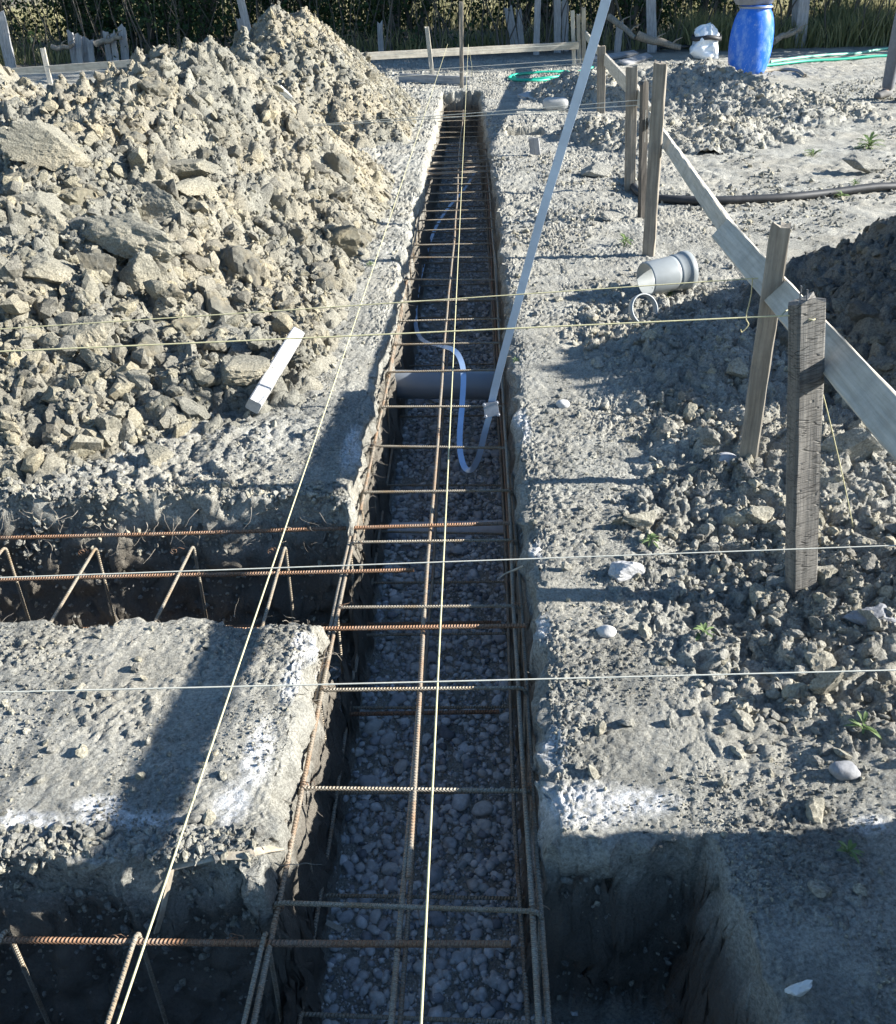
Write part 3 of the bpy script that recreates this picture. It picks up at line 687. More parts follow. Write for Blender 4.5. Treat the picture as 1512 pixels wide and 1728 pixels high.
# ------------------------------------------------------------------ pipes in the trench
def pipe(nm, label, p0, p1, ro, ri, m, n=40, cat='pipe', group=None):
    M, L = frame(p0, p1); o = MB().lathe([(ri, 0), (ro - .001, 0), (ro, .002), (ro, L * .25), (ro, L * .5), (ro, L * .75), (ro, L - .002), (ro - .001, L), (ri, L), (ri, L * .5), (ri, 0)], n).build(nm, m)
    o.matrix_world = M; return tag(o, label, cat, group)
pipe('drain_pipe', 'thick grey drain pipe crossing the main trench through the cage', (-.44, 3.70, -.262), (.20, 3.66, -.262), .064, .058, M_pvc)
pipe('drain_pipe', 'pale dusty pipe half sunk in the gravel across the trench floor', (-.47, 2.93, -.555), (.2, 2.95, -.555), .036, .031, M_pvct)
# coupling lying on the right bank
def place_on(o, p, rot): o.matrix_world = Matrix.Translation(p) @ rot
pf = thing('pipe_coupling', 'pale grey pipe coupling lying on its side on the right bank', 'pipe fitting')
ax = Vector((.93, .42, .06)).normalized(); M, _ = frame((0, 0, 0), ax)
b = g(1122, 500); cz = sz(b[0], b[1]) + .078
M.translation = Vector((b[0] - .10, b[1] - .02, cz)) ; pf.matrix_world = M
MB().lathe([(.073, 0), (.078, .001), (.079, .004), (.079, .13), (.079, .1301), (.073, .14), (.073, 0)][:5] + [(.079, .155), (.073, .155), (.073, .08), (.073, 0)], 48).build('spigot', M_pvcl, pf)
MB().lathe([(.079, .146), (.082, .150), (.083, .156), (.083, .195), (.088, .199), (.089, .204), (.089, .222), (.087, .226), (.081, .230), (.080, .2), (.078, .15)], 48).build('socket', M_pvcl, pf)
rg = g(1077, 540); zr = sz(rg[0], rg[1])
rr = MB().lathe([(.062, 0), (.068, .0), (.068, .028), (.062, .028), (.062, 0)], 44).build('pipe_ring', M_pvcl)
rr.matrix_world = Matrix.Translation((rg[0] + .01, rg[1], zr + .038)) @ Matrix.Rotation(math.radians(28), 4, 'Z') @ Matrix.Rotation(math.radians(62), 4, 'X')
tag(rr, 'cut plastic ring standing tilted in the soil in front of the pipe coupling', 'pipe ring')

# ------------------------------------------------------------------ earthing strip
def ribbon(P, w, t, facing):
    P = np.array(P, float); T = np.gradient(P, axis=0); T /= np.linalg.norm(T, axis=1)[:, None]
    F = np.array(facing, float); F = F if F.ndim == 2 else np.repeat(F[None], len(P), 0)
    Wd = np.cross(T, F); Wd /= np.linalg.norm(Wd, axis=1)[:, None]; Nn = np.cross(Wd, T)
    mb = MB(); c = t * .3; sec = [(-w/2, -t/2), (w/2, -t/2), (w/2, t/2), (-w/2, t/2)]
    V = np.stack([P + Wd * a + Nn * b for a, b in sec], 1); m = len(P); i = np.arange(m - 1)[:, None] * 4; j = np.arange(4)[None]; j2 = (j + 1) % 4
    Q = np.stack([i + j, i + j2, i + 4 + j2, i + 4 + j], -1).reshape(-1, 4)
    return mb.add(V.reshape(-1, 3), Q, N=[[3, 2, 1, 0], [m * 4 - 4, m * 4 - 3, m * 4 - 2, m * 4 - 1]])
def spline(P, n=12):
    P = np.array(P, float); P = np.r_[[2 * P[0] - P[1]], P, [2 * P[-1] - P[-2]]]; out = []
    for k in range(1, len(P) - 2):
        a, b_, c, d = P[k - 1:k + 3]
        for t in np.linspace(0, 1, n, endpoint=False):
            out.append(.5 * (2 * b_ + (c - a) * t + (2 * a - 5 * b_ + 4 * c - d) * t * t + (3 * b_ - a - 3 * c + d) * t ** 3))
    out.append(P[-2]); return np.array(out)
es = thing('earthing_strip', 'flat galvanised earthing strip rising tall out of the trench', 'metal strip')
low = [g(803, 288, -.50), g(783, 320, -.49), g(757, 350, -.48), g(735, 385, -.47), g(719, 430, -.45), g(705, 490, -.42), g(701, 535, -.40), g(705, 562, -.34), g(718, 577, -.24), g(745, 584, -.10), g(764, 590, -.055), g(776, 604, -.065),
       aty(782, 630, 3.42), aty(780, 680, 3.30), aty(776, 730, 3.16), aty(777, 765, 3.06), aty(785, 790, 3.0), aty(797, 791, 2.95), aty(808, 770, 2.93), aty(818, 730, 2.93), aty(829, 690, 2.94)]
lp = spline(low, 10)
fc = np.repeat(np.array([[.05, -.75, .66]]), len(lp), 0); k0 = np.linspace(0, 1, len(lp))
ribbon(lp, .0225, .003, fc).build('lower_strip', M_zinc, es, smooth=False)
up = spline([aty(826, 700, 2.925), aty(834, 660, 2.925), aty(848, 605, 2.92), aty(870, 525, 2.91), aty(893, 440, 2.90), aty(915, 360, 2.88), aty(945, 260, 2.86), aty(983, 135, 2.82), aty(1024, -5, 2.78), aty(1066, -160, 2.72), aty(1100, -300, 2.68)], 8)
ribbon(up, .0265, .003, (-.18, -.9, .2)).build('upright_strip', M_zinc, es, smooth=False)
cl = thing('clamp', None, None); cl.parent = es; del_keys = [k for k in cl.keys()]
cp = aty(829, 691, 2.90); Mc = Matrix.Translation(Vector(cp)) @ Matrix.Rotation(math.radians(-8), 4, 'Y') @ Matrix.Rotation(math.radians(-20), 4, 'X')
def rplate(mb, w, h, t, y):
    a = []; c = .006
    for cx, cz_, a0 in [(w/2 - c, h/2 - c, 0), (-w/2 + c, h/2 - c, 90), (-w/2 + c, -h/2 + c, 180), (w/2 - c, -h/2 + c, 270)]:
        for q in range(4): an = math.radians(a0 + q * 30); a.append((cx + c * math.cos(an), cz_ + c * math.sin(an)))
    n = len(a); V = [(x_, y, z_) for x_, z_ in a] + [(x_, y + t, z_) for x_, z_ in a]
    mb.add(V, [[k, (k + 1) % n, (k + 1) % n + n, k + n] for k in range(n)], N=[list(range(n))[::-1], list(range(n, 2 * n))])
for y in (-.006, .006):
    mb = MB(); rplate(mb, .052, .05, .005, y); o = mb.build('clamp_plate', M_bolt, cl, False); o.matrix_world = Mc
for sx in (-1, 1):
    for sz_ in (-1, 1):
        o = MB().lathe([(0.0005, .022), (.005, .022), (.0065, .020), (.0065, .014), (.0035, .0139), (.0035, -.012), (.006, -.0121), (.006, -.018), (.0005, -.018)], 6).build('bolt', M_bolt, cl, False)
        o.matrix_world = Mc @ Matrix.Translation((sx * .023, .0, sz_ * .021)) @ Matrix.Rotation(math.radians(90), 4, 'X')

# ------------------------------------------------------------------ stakes and batter boards
GS = 'stakes holding the batter boards'
def stake(label, base, top, w, t, m=M_wood, roll=0.0, group=GS, seed=0, sink=.12, **k):
    b, a = np.array(base, float), np.array(top, float); b = b.copy(); b[2] = sz(b[0], b[1]); d = (a - b) / np.linalg.norm(a - b)
    return plank('wooden_stake', b - d * sink, a, w, t, m, label, 'stake', group, roll, seed=seed, **k)
def gs(x, y): return g(x, y)
s1b, s1t = g(1345, 1008), aty(1362, 505, 1.86)
s1 = stake('nearest thick stake, its dark face crusted with cracked mortar', s1b, s1t, .066, .042, M_woodm, math.radians(16), seed=1, rough=.0025, ends=.012)
mwi = s1.matrix_world.inverted()
for k, (dx, hgt) in enumerate([(-.014, .03), (.004, .022)]):
    p = Vector(s1t) + Vector((dx, 0, -.03)); P = [mwi @ p, mwi @ (p + Vector((-.004 - .004 * k, -.002, hgt + .03)))]
    MB().tube(P, .0016, 6).build('nail', M_bolt, s1)
s2 = stake('second stake from the front, plain grey board leaning towards the trench', g(1256, 808), aty(1318, 380, 2.36), .050, .024, M_wood, math.radians(-12), seed=2, ends=.012)
s3 = stake('tall broad stake with a pale chipped top beside the diagonal board', g(1094, 432), aty(1115, 106, 4.70), .062, .03, M_wood, math.radians(-20), seed=3, ends=.014)
s4 = stake('thin dark round stake between the two broad grey stakes', g(1083, 369), aty(1087, 140, 5.46), .040, .036, M_bark, math.radians(20), seed=4)
s5 = stake('flat topped grey stake standing where two diagonal boards meet', g(1063, 322), aty(1066, 112, 6.17), .070, .03, M_wood, 0, seed=5, ends=.004)
s6 = stake('squat far stake at the start of the diagonal board', g(1014, 190), aty(1015, 78, 9.42), .078, .04, M_wood, 0, seed=6, ends=.006)
stake('slim pale stake at the far corner, leftmost of three', g(969, 112), aty(966, 18, 13.4), .05, .03, M_woodp, 0, seed=7)
stake('shortest of the three slim stakes at the far corner', g(977, 106), aty(976, 25, 13.6), .05, .03, M_woodp, 0, seed=8)
stake('slim stake at the far corner, tallest and rightmost of three', g(985, 105), aty(985, 14, 13.5), .055, .03, M_woodp, 0, seed=9)
stake('leaning pale stake in front of the far board, left of the trench end', g(731, 141), aty(720, 45, 12.0), .05, .028, M_woodp, 0, seed=10)
stake('tall thin brown stake standing right at the trench end', g(779, 148), aty(778, 4, 11.56), .045, .03, M_wood, 0, seed=11)
stake('pale stake holding the back board at the far left, behind the soil heaps', g(85, 140), aty(72, 82, 13.15), .065, .03, M_woodp, 0, seed=12)
stake('grey stake holding the end of the near diagonal board beside the added shade stack', (.80, .50, 0), (.795, .50, .74), .05, .03, M_wood, 0, seed=13)
GB = 'batter boards nailed to the stakes'
def board(label, p0, p1, w, t, roll, m=M_woodp, seed=0): return plank('batter_board', p0, p1, w, t, m, label, 'board', GB, roll, seed=seed, rough=.0015, ends=.004)
# boards stand on edge: local x is the height when the roll turns it upright
def eboard(label, p0, p1, h, t, m=M_woodp, seed=0, lean=90.0):
    """lean: tilt of the board's face from flat, its upper edge to the right"""
    p0, p1 = Vector(p0), Vector(p1); z = (p1 - p0); L = z.length; z.normalize(); le = math.radians(lean)
    x = Vector((math.cos(le), 0, math.sin(le))); x = (x - z * x.dot(z)).normalized(); y = z.cross(x)
    M = Matrix((x, y, z)).transposed().to_4x4(); M.translation = p0
    o = plank_mb(L, h, t, .0015, .004, seed=seed).build('batter_board', m, smooth=False); o.matrix_world = M
    return tag(o, label, 'board', GB)
eboard('near diagonal board running past the two front stakes out of the picture', (.826, 3.07, .570), (.752, .42, .655), .078, .028, seed=21, lean=50)
eboard('middle diagonal board between the round stake and the near board', (1.012, 5.95, .54), (.832, 2.42, .548), .058, .026, seed=22, lean=72)
eboard('short far diagonal board running from the squat stake to the flat topped stake', (1.225, 9.6, .46), (1.035, 6.2, .555), .10, .024, seed=23)
eboard('small offcut board end nailed beside the flat topped stake', (1.03, 6.35, .58), (1.0, 5.6, .555), .085, .024, seed=24)
eboard('farthest diagonal board ending at the three slim corner stakes', (1.47, 13.6, .36), (1.24, 9.4, .44), .09, .024, seed=25)
eboard('long back board fixed behind the trench end, its left part behind the tall heap', (-3.0, 12.2, .255), (1.36, 13.35, .255), .09, .024, seed=26)
eboard('back board seen in the gap between the heaps at the far left', (-6.4, 13.1, .13), (-3.2, 12.95, .27), .085, .024, seed=27)
plank('board_offcut', (-.95, 12.1, .06), (-.1, 11.75, .045), .09, .03, M_woodg, 'grey board lying flat on the ground at the trench end', 'board', roll=1.57, seed=28)
plank('wooden_batten', q0 + [0, -.01, .052], q1 + [0, -.01, .056], .050, .052, M_woodw, 'short whitewashed square batten lying on the face of the clay heap', 'batten', roll=.5, seed=29, rough=.0008, ends=.001)

# ------------------------------------------------------------------ strings
GL = 'builder strings stretched over the trenches'
def string(label, p0, p1, rad=.0014, m=M_stringw, sag=.006, tail=None):
    p0, p1 = np.array(p0, float), np.array(p1, float); t = np.linspace(0, 1, 26); P = p0 + (p1 - p0) * t[:, None]; P[:, 2] -= sag * np.sin(t * np.pi)
    mb = MB().tube(P, rad, 6)
    if tail is not None: mb.tube(spline(tail, 8), rad, 6)
    return tag(mb.build('string_line', m), label, 'string', GL)
string('thick yellow cord stretched along the middle of the main trench', (-.103, 12.5, .375), (-.066, -.6, .40), .0016, M_string, .012, tail=[(-.103, 12.49, .37), (-.08, 12.4, .25), (-.06, 12.38, .12), (-.07, 12.36, .02)])
string('yellow cord stretched along the left bank over the clay heap edge', (-.352, 12.3, .40), (-.413, -.6, .40), .0016, M_string, .012)
e1 = np.array(s1t) + [-.02, .0, -.035]; l1 = aty(0, 590, e1[1] - .14); string('string tied round the top of the nearest thick stake', e1, l1 + (l1 - e1) * .9, .0016, M_string, .004, tail=[e1, e1 + [.03, -.03, .0], e1 + [.045, .02, -.004], e1 + [.0, .035, .0], e1 + [-.03, 0, -.002]])
e2 = aty(1283, 469, 2.50); l2 = aty(0, 553, 2.34); string('string tied to the diagonal board behind the second stake, its loose end dangling', e2, l2 + (l2 - e2) * .9, .0016, M_string, .004, tail=[aty(1270, 470, 2.49), aty(1267, 500, 2.49), aty(1259, 535, 2.48), aty(1263, 548, 2.48), aty(1252, 560, 2.48), aty(1250, 556, 2.47)])
l3, e3 = g(0, 972, .60), g(1512, 920, .60); string('white string crossing low over the short cross trench cage', e3 + (e3 - l3) * .10, l3 + (l3 - e3) * 1.1, .0010, M_stringw, .003)
l4, e4 = g(0, 1165, .62), g(1512, 1130, .62); string('white string nearest the front, crossing the bank corner with lime marks', e4 + (e4 - l4) * .2, l4 + (l4 - e4) * 1.3, .0010, M_stringw, .003)
st = onheap(1440, 890); string('slack string running down from the nearest stake into the soil', np.array(s1t) + [.035, .01, -.12], st, .0014, M_string, -.01)
for lab, a, b, Y0, Y1 in [('upper of two strings leading to the thin round stake', (560, 207), (1092, 168), 6.1, 5.75), ('lower of two strings leading to the thin round stake', (480, 214), (1085, 177), 5.9, 5.5),
                          ('string crossing just under the far back board', (650, 92), (968, 75), 11.9, 12.6), ('upper string in front of the back board behind the tall heap', (513, 130), (1010, 98), 9.5, 9.6), ('lower string in front of the back board behind the tall heap', (515, 139), (1012, 105), 9.3, 9.45),
                          ('string crossing the gap at the far left below the back board', (70, 123), (330, 112), 11.5, 11.5)]:
    p, q = aty(*a, Y0), aty(*b, Y1); string(lab, p + (p - q) * .5, q, .0022, M_stringw, .005)
string('short string hanging down beside the thin round stake', aty(1090, 185, 5.4), np.r_[aty(1088, 240, 5.4)], .0012, M_stringw, 0)

# ------------------------------------------------------------------ barrel, tub, bag, hoses and other things on the ground
bx, by = 3.34, 12.3; bz = sz(bx, by) - .01
ba = thing('plastic_barrel', 'blue plastic barrel with white scuffs standing before the hedge', 'barrel', (bx, by, bz)); ba.scale = (.96, .96, .885)
k_ = .93
prof = [(.0, .0), (.20, .0), (.225, .012), (.245, .05), (.268, .15), (.283, .26), (.288, .34), (.287, .345), (.288, .36), (.287, .44), (.280, .52), (.268, .60), (.250, .68), (.225, .745), (.205, .77), (.200, .785)]
MB().lathe([(a * k_, b) for a, b in prof], 56).build('body', M_barrel, ba)
MB().lathe([(.150, .78), (.188, .785), (.190, .79), (.190, .835), (.186, .838), (.17, .838), (.168, .79)], 48).build('neck', M_barrel, ba)
ri = MB().lathe([(.192, .800), (.205, .802), (.208, .812), (.205, .826), (.192, .828)], 48).build('clamp_ring', M_bolt, ba)
tb = thing('plastic_tub', 'shallow grey tub set upside up on top of the blue barrel', 'tub', (bx - .03, by, bz + .745))
MB().lathe([(.0, .004), (.19, .0), (.215, .006), (.26, .075), (.285, .078), (.288, .086), (.262, .088), (.255, .082), (.205, .012), (.0, .010)], 44).build('bowl', M_tub, tb)
tb.scale = (1, .75, 1); tb.rotation_euler.z = .2
# white bag: a crumpled sack with a tied neck
p = g(1188, 99); D, F = ICO[4]; V = D.copy(); z = V[:, 2]
pf_ = np.interp(z, [-1, -.85, -.3, .2, .55, .75, .88, 1.0], [.55, .95, 1.0, .84, .60, .36, .20, .05])
rad = np.hypot(V[:, 0], V[:, 1]) + 1e-6; ang = np.arctan2(V[:, 1], V[:, 0])
nr = pf_ * (1 + .10 * np.sin(ang * 9 + 3 * z) * sstep(-.4, .7, z)) ; V[:, 0] *= nr / np.maximum(rad, .12) * np.minimum(1, rad / .12); V[:, 1] *= nr / np.maximum(rad, .12) * np.minimum(1, rad / .12)
V *= [.20, .17, .23]; V += 0.11 * np.stack([fbm3(D * 1.6 + 7, 2, 11), fbm3(D * 1.6 + 9, 2, 12), .5 * fbm3(D * 1.6 + 3, 2, 13)], 1); V += 0.05 * np.stack([fbm3(V * 9, 3, 1), fbm3(V * 9, 3, 2), fbm3(V * 9, 3, 3)], 1); V += 0.010 * np.abs(np.stack([fbm3(V * 26, 2, 4)] * 3, 1))
bg = thing('plastic_bag', 'tied white plastic bag with a dark band beside the barrel', 'bag', (p[0], p[1], sz(p[0], p[1]) + .215)); mesh_np('sack', V, [F], M_bag, bg)
band = MB(); a = np.linspace(0, 2 * np.pi, 60, endpoint=False); bz0 = .045
Vb = []
for zz in (-.028, .028):
    for t in a: Vb.append((.205 * math.cos(t) * (1 - zz * .8), .165 * math.sin(t) * (1 - zz * .8), bz0 + zz + .012 * math.sin(3 * t)))
n = 60; band.add(Vb, [[k, (k + 1) % n, (k + 1) % n + n, k + n] for k in range(n)]); bo = band.build('band', M_blk, bg)
bo.modifiers.new('s', 'SOLIDIFY').thickness = .006
def hose(nm, label, P, rad, m, cat, dens=10, n=10, group=None, lift=1.0):
    Q = spline([(x, y, sz(x, y) + rad * lift + dz) for x, y, dz in P], dens)
    Q[:, 2] = np.maximum(Q[:, 2], plateau(Q[:, 0], Q[:, 1], False) + rad * .6)
    return tag(MB().tube(Q, rad, n).build(nm, m), label, cat, group)
def gp(x, y, dz=0): q = g(x, y); return (q[0], q[1], dz)
hose('corrugated_conduit', 'black corrugated conduit lying across the right bank behind the stakes', [gp(1061, 300), gp(1068, 322), gp(1082, 335), gp(1100, 342), gp(1140, 346), gp(1200, 347), gp(1260, 345), gp(1330, 341), gp(1400, 333), gp(1470, 326), gp(1512, 322), gp(1600, 312)], .026, M_blk, 'conduit')
hose('garden_hose', 'green hose coiled flat on the ground beyond the trench end', [gp(1000, 118), gp(960, 128), gp(915, 137), gp(875, 138), gp(859, 134.5), gp(866, 130), gp(895, 126), gp(935, 124), gp(955, 123), gp(960, 128), gp(930, 135), gp(880, 136.5), gp(866, 133)], .018, M_hose, 'hose')
hose('garden_hose', 'green hose lying on the ground behind the barrel', [gp(1160, 112), gp(1200, 114), gp(1240, 118), gp(1300, 113), gp(1360, 107), gp(1420, 103), gp(1480, 99), gp(1560, 94)], .018, M_hose, 'hose')
hose('garden_hose', 'paler green hose curving away above the other hose by the barrel', [gp(1300, 106), gp(1350, 101), gp(1400, 96), gp(1450, 91), gp(1490, 86), gp(1560, 78)], .018, M_hosel, 'hose')
hose('old_hose', 'brown piece of old hose curled beside the foot of the barrel', [gp(1275, 124), gp(1300, 121), gp(1325, 120), gp(1345, 123), gp(1358, 131)], .02, M_twig, 'hose')
hose('cable_coil', 'black cable heaped on the ground behind the white bag', [gp(1160, 78, .05), gp(1175, 74, .1), gp(1150, 84, .03), gp(1120, 80, .02), gp(1100, 84, .02), gp(1140, 88, .05), gp(1170, 84, .06), gp(1130, 76, .08), gp(1110, 88, .01)], .016, M_blk, 'cable')
hose('old_hose', 'grey hose loop beside the white plank on the far bank', [gp(905, 170), gp(890, 166), gp(886, 161), gp(905, 156), gp(930, 153), gp(950, 156)], .014, M_jug, 'hose')
q0, q1 = g(880, 167), g(945, 152)
plank('pale_plank', (q0[0], q0[1], sz(q0[0], q0[1]) + .02), (q1[0], q1[1], sz(q1[0], q1[1]) + .02), .11, .03, M_woodw, 'whitish plank lying on the far right bank near the trench end', 'plank', roll=.2, seed=33)
p = g(937, 184); V, F = ICO[3]; V = V.copy(); V = np.sign(V) * np.abs(V) ** .6; V[:, 2] *= 1 - .25 * np.exp(-(V[:, 0] / .25) ** 2); V = V * [.13, .08, .065]
tag(mesh_np('plastic_jug', V + np.array([p[0], p[1], sz(p[0], p[1]) + .05]), [F], M_jug), 'whitish two lobed plastic jug lying on the far right bank', 'jug')
p = g(904, 262); plank('wood_block', (p[0], p[1], sz(p[0], p[1]) - .01), (p[0] - .02, p[1], sz(p[0], p[1]) + .13), .08, .035, M_woodg, 'small upright wood block on the right bank near the square notch', 'wood block', seed=34)
p = g(1346, 1690, 0.0); sh = clod_shape(3, 801, .05, 9, .35)
def stone(px, py, s, label, lv=4, seed=0, m=M_pebble, tint=.85, sc=(1, 1, 1), rot=0, bury=.35, shape='pebble', nm='stone', cat='stone', group=None):
    q = onheap(px, py); V, F = (pebble_shape if shape == 'pebble' else clod_shape)(lv, seed); V = V * np.array(sc) * s
    o = mesh_np(nm, V, [F], m, None, shape == 'pebble', {'tint': np.full(len(V), tint)}); o.location = (q[0], q[1], q[2] + s * bury); o.rotation_euler = (0.2, .1, rot); return tag(o, label, cat, group)
stone(1348, 1675, .030, 'bright white shard stuck in the shaded soil at the lower right', 3, 801, M_white, sc=(.7, .5, 1.5), rot=.4, shape='clod', nm='white_shard', cat='shard')
stone(1380, 990, .028, 'white curved scrap beside the foot of the mortar crusted stake', 3, 802, M_white, sc=(.5, .5, 1.2), rot=-.4, shape='clod', nm='white_scrap', cat='scrap', bury=.5)
stone(1023, 1070, .026, 'smooth pale round pebble alone on the right bank', 4, 11, tint=.62, sc=(.9, 1, 1.3))
stone(950, 686, .026, 'whitish stone on the right bank at the edge of the large shadow', 4, 12, tint=.6, sc=(1, 1, 1.1))
stone(1066, 975, .044, 'pale pointed stone lying in the thin stake shadow', 4, 13, tint=.45, sc=(1.1, .8, .8), shape='clod')
stone(1228, 786, .038, 'rounded pale stone at the foot of the second stake', 4, 14, tint=.35)
stone(1424, 1308, .030, 'round grey stone next to the cigarette butt', 4, 15, tint=.15)
stone(1378, 1370, .026, 'soil covered stone below the cigarette butt', 3, 16, M_crumb, .8, shape='clod')
stone(1468, 1050, .040, 'large flattish stone right of the mortar crusted stake', 4, 17, tint=.12, sc=(1.2, .9, .8), shape='clod')
stone(1090, 885, .045, 'block of pale soil just above the green weed', 4, 18, M_crumb, .8, shape='clod', nm='soil_clod', cat='clod')
stone(1280, 878, .045, 'knobbly clod between the two front stakes', 4, 19, M_crumb, .8, shape='clod', nm='soil_clod', cat='clod')
stone(1385, 1175, .055, 'tall slab like clod standing on the lower right bank', 4, 20, M_crumb, .7, sc=(.55, .5, 1.25), shape='clod', nm='soil_clod', cat='clod', bury=.6)
stone(1440, 765, .085, 'big smooth sided clod under the diagonal board', 4, 21, M_crumb, .5, sc=(1, .8, .9), shape='clod', nm='soil_clod', cat='clod')
stone(1240, 650, .075, 'upright clod of soil standing in the shadow left of the second stake', 4, 22, M_crumb, .6, sc=(.45, .5, 1.3), shape='clod', nm='soil_clod', cat='clod', bury=.9)
stone(1130, 905, .022, 'small lump beside the green weed', 3, 23, M_crumb, .8, shape='clod', nm='soil_clod', cat='clod')
stone(1458, 292, .13, 'dark clod alone on the open ground by the right edge', 4, 24, M_crumb, .3, sc=(1, .8, .7), shape='clod', nm='soil_clod', cat='clod')
stone(1010, 295, .12, 'low dark clod on the right bank left of the conduit', 4, 25, M_crumb, .4, sc=(1.1, .7, .45), shape='clod', nm='soil_clod', cat='clod')
stone(1030, 370, .07, 'flat clod on the right bank in front of the round stake', 4, 26, M_crumb, .4, sc=(1.1, .7, .45), shape='clod', nm='soil_clod', cat='clod')
stone(480, 162, .045, 'white stone on the upper slope of the large clay heap', 3, 27, M_white, shape='clod')
# big slabs of clay on the heap
GC = 'big slabs of clay on the large heap'
for px, py, s, sc, rt, lab in [(95, 262, .17, (1.1, .6, .8), .4, 'yellowish slab of clay jutting out at the left edge of the large heap'), (95, 390, .17, (1.1, .8, .8), .2, 'broad grey slab of clay near the left edge of the large heap'), (210, 410, .17, (1.2, .7, .8), -.4, 'cracked pale slab of clay in the left part of the large heap'),
        (270, 350, .14, (1.3, .6, .7), -.6, 'long slanting slab of clay left of the middle of the large heap'), (310, 290, .13, (1.2, .7, .6), .1, 'flat tan slab of clay high on the large heap'), (100, 475, .13, (1.1, .8, .7), .1, 'flat slab of clay above the string at the left edge'), (245, 475, .11, (.8, .7, 1.0), .3, 'blocky lump of clay below the cracked pale slab'),
        (150, 565, .095, (.75, .6, 1.3), .2, 'upright grey slab of clay touching the left strings'), (180, 630, .085, (.8, .7, 1.1), -.4, 'tilted slab of clay below the strings at the left'), (395, 625, .085, (1.2, .7, .7), .2, 'tan slab of clay left of the white batten'), (110, 660, .075, (.9, .8, .9), .5, 'rounded clod of clay low on the left part of the heap'), (270, 770, .055, (.9, .8, .9), .2, 'rounded clod at the foot of the clay heap'), (185, 735, .06, (.8, .6, 1.1), .1, 'dark upright slab at the foot of the clay heap'), (320, 325, .10, (1.1, .7, .7), .9, 'lump of clay wedged below the flat tan slab'), (535, 440, .06, (1, .7, .8), .3, 'blocky clod near the bank edge on the heap')]:
    stone(px, py, s, lab, 5, 500 + px, M_clod, .62, sc, rt, .15, 'clod', 'clay_slab', 'clod', GC)

# cigarette butt
p = onheap(1396, 1318); cb = thing('cigarette_butt', 'cigarette butt with brown filter on the lower right bank', 'butt', p)
Mx = Matrix.Translation(Vector(p) + Vector((-.016, .004, .004))) @ Matrix.Rotation(math.radians(98), 4, 'Z') @ Matrix.Rotation(math.radians(90), 4, 'X')
o = MB().lathe([(.0002, 0), (.0036, 0), (.0038, .001), (.0038, .018)], 14).build('filter', M_butt, cb); o.matrix_world = Mx
o = MB().lathe([(.0038, .0181), (.0039, .022), (.0036, .030), (.0002, .031)], 14).build('paper', M_paper, cb); o.matrix_world = Mx

# weeds
def weed(px, py, s, n, label, seed):
    q = onheap(px, py); r = np.random.default_rng(seed); mb = MB(); tn = []; s *= .72; n = int(n * 1.3)
    for k in range(n):
        a = r.uniform(0, 6.28); el = r.uniform(.25, 1.1); L = s * r.uniform(.6, 1.2); wd = L * r.uniform(.14, .26); d = np.array([math.cos(a), math.sin(a), 0]); sd = np.array([-d[1], d[0], 0]); st = r.uniform(0, .4) * s
        P = [np.array([0, 0, st]) + d * L * t * math.cos(el) + np.array([0, 0, 1]) * L * (t * math.sin(el) - .45 * t * t) for t in (0, .3, .6, .85, 1)]
        V = []
        for p_, w_ in zip(P, (.12, .7, 1, .6, .05)): V += [p_ - sd * wd * w_ * .5, p_ + [0, 0, -wd * .12], p_ + sd * wd * w_ * .5]
        Q = [];
        for i in range(4): Q += [[3*i, 3*i+1, 3*i+4, 3*i+3], [3*i+1, 3*i+2, 3*i+5, 3*i+4]]
        mb.add(V, Q); tn += [r.uniform(0, 1)] * 15
    F = [np.concatenate(mb.Q)]; o = mesh_np('weed', np.concatenate(mb.V), F, M_weed, None, True, {'tint': np.array(tn)}); o.location = q; return tag(o, label, 'weed', 'small green weeds')
for a in [(1098, 915, .05, 16, 'pale green weed on the right bank above the second string from the front', 1), (1188, 1072, .05, 14, 'green weed right of the pale round pebble', 2), (1455, 1230, .055, 10, 'broad leaved weed at the right edge of the lower bank', 3), (1430, 1440, .04, 12, 'dark green weed at the edge of the lower right shadow', 4), (1055, 410, .09, 18, 'green weed left of the broad stake', 5), (1465, 250, .17, 26, 'bushy weed on the far open ground at the right', 6), (1372, 265, .12, 18, 'weed on the open ground left of the bushy weed', 7), (1420, 335, .09, 18, 'weed against the black conduit', 8), (870, 610, .035, 12, 'tiny weed on the trench rim by the earthing strip', 9), (625, 448, .05, 12, 'tiny bright weed on the edge of the clay heap', 10), (1442, 312, .07, 14, 'low weed just above the black conduit', 11), (1128, 500, .045, 10, 'small weed under the pipe coupling', 12)]:
    weed(*a)
# twigs, bark and roots
def twig(label, pts, rad, m=M_twig, nm='twig', cat='twig', group=None):
    P = spline(pts, 6); r_ = np.linspace(rad, rad * .4, len(P)) * (1 + .25 * fbm2(np.arange(len(P)) * .6, np.zeros(len(P)), 2)); return tag(MB().tube(P, r_, 6).build(nm, m), label, cat, group)
twig('forked bare twig poking over the right rim of the trench', [g(884, 955, -.03), g(868, 962, -.05), g(853, 968, -.07), g(840, 978, -.09)], .004)
a_ = [onheap(x, y) + [0, 0, .008] for x, y in [(292, 1468), (330, 1458), (370, 1450), (410, 1448), (440, 1440), (476, 1434)]]
rb = ribbon(spline(a_, 6), .016, .002, (.1, -.2, 1)).build('bark_strip', M_twig, smooth=False); tag(rb, 'curled strip of bark lying on the lower left bank corner', 'bark strip')
a_ = [onheap(297, 1478) + [0, -.01, .03], onheap(290, 1500) + [0, -.02, .02], onheap(284, 1530) + [0, -.03, .02], onheap(275, 1560) + [0, -.03, .02]]
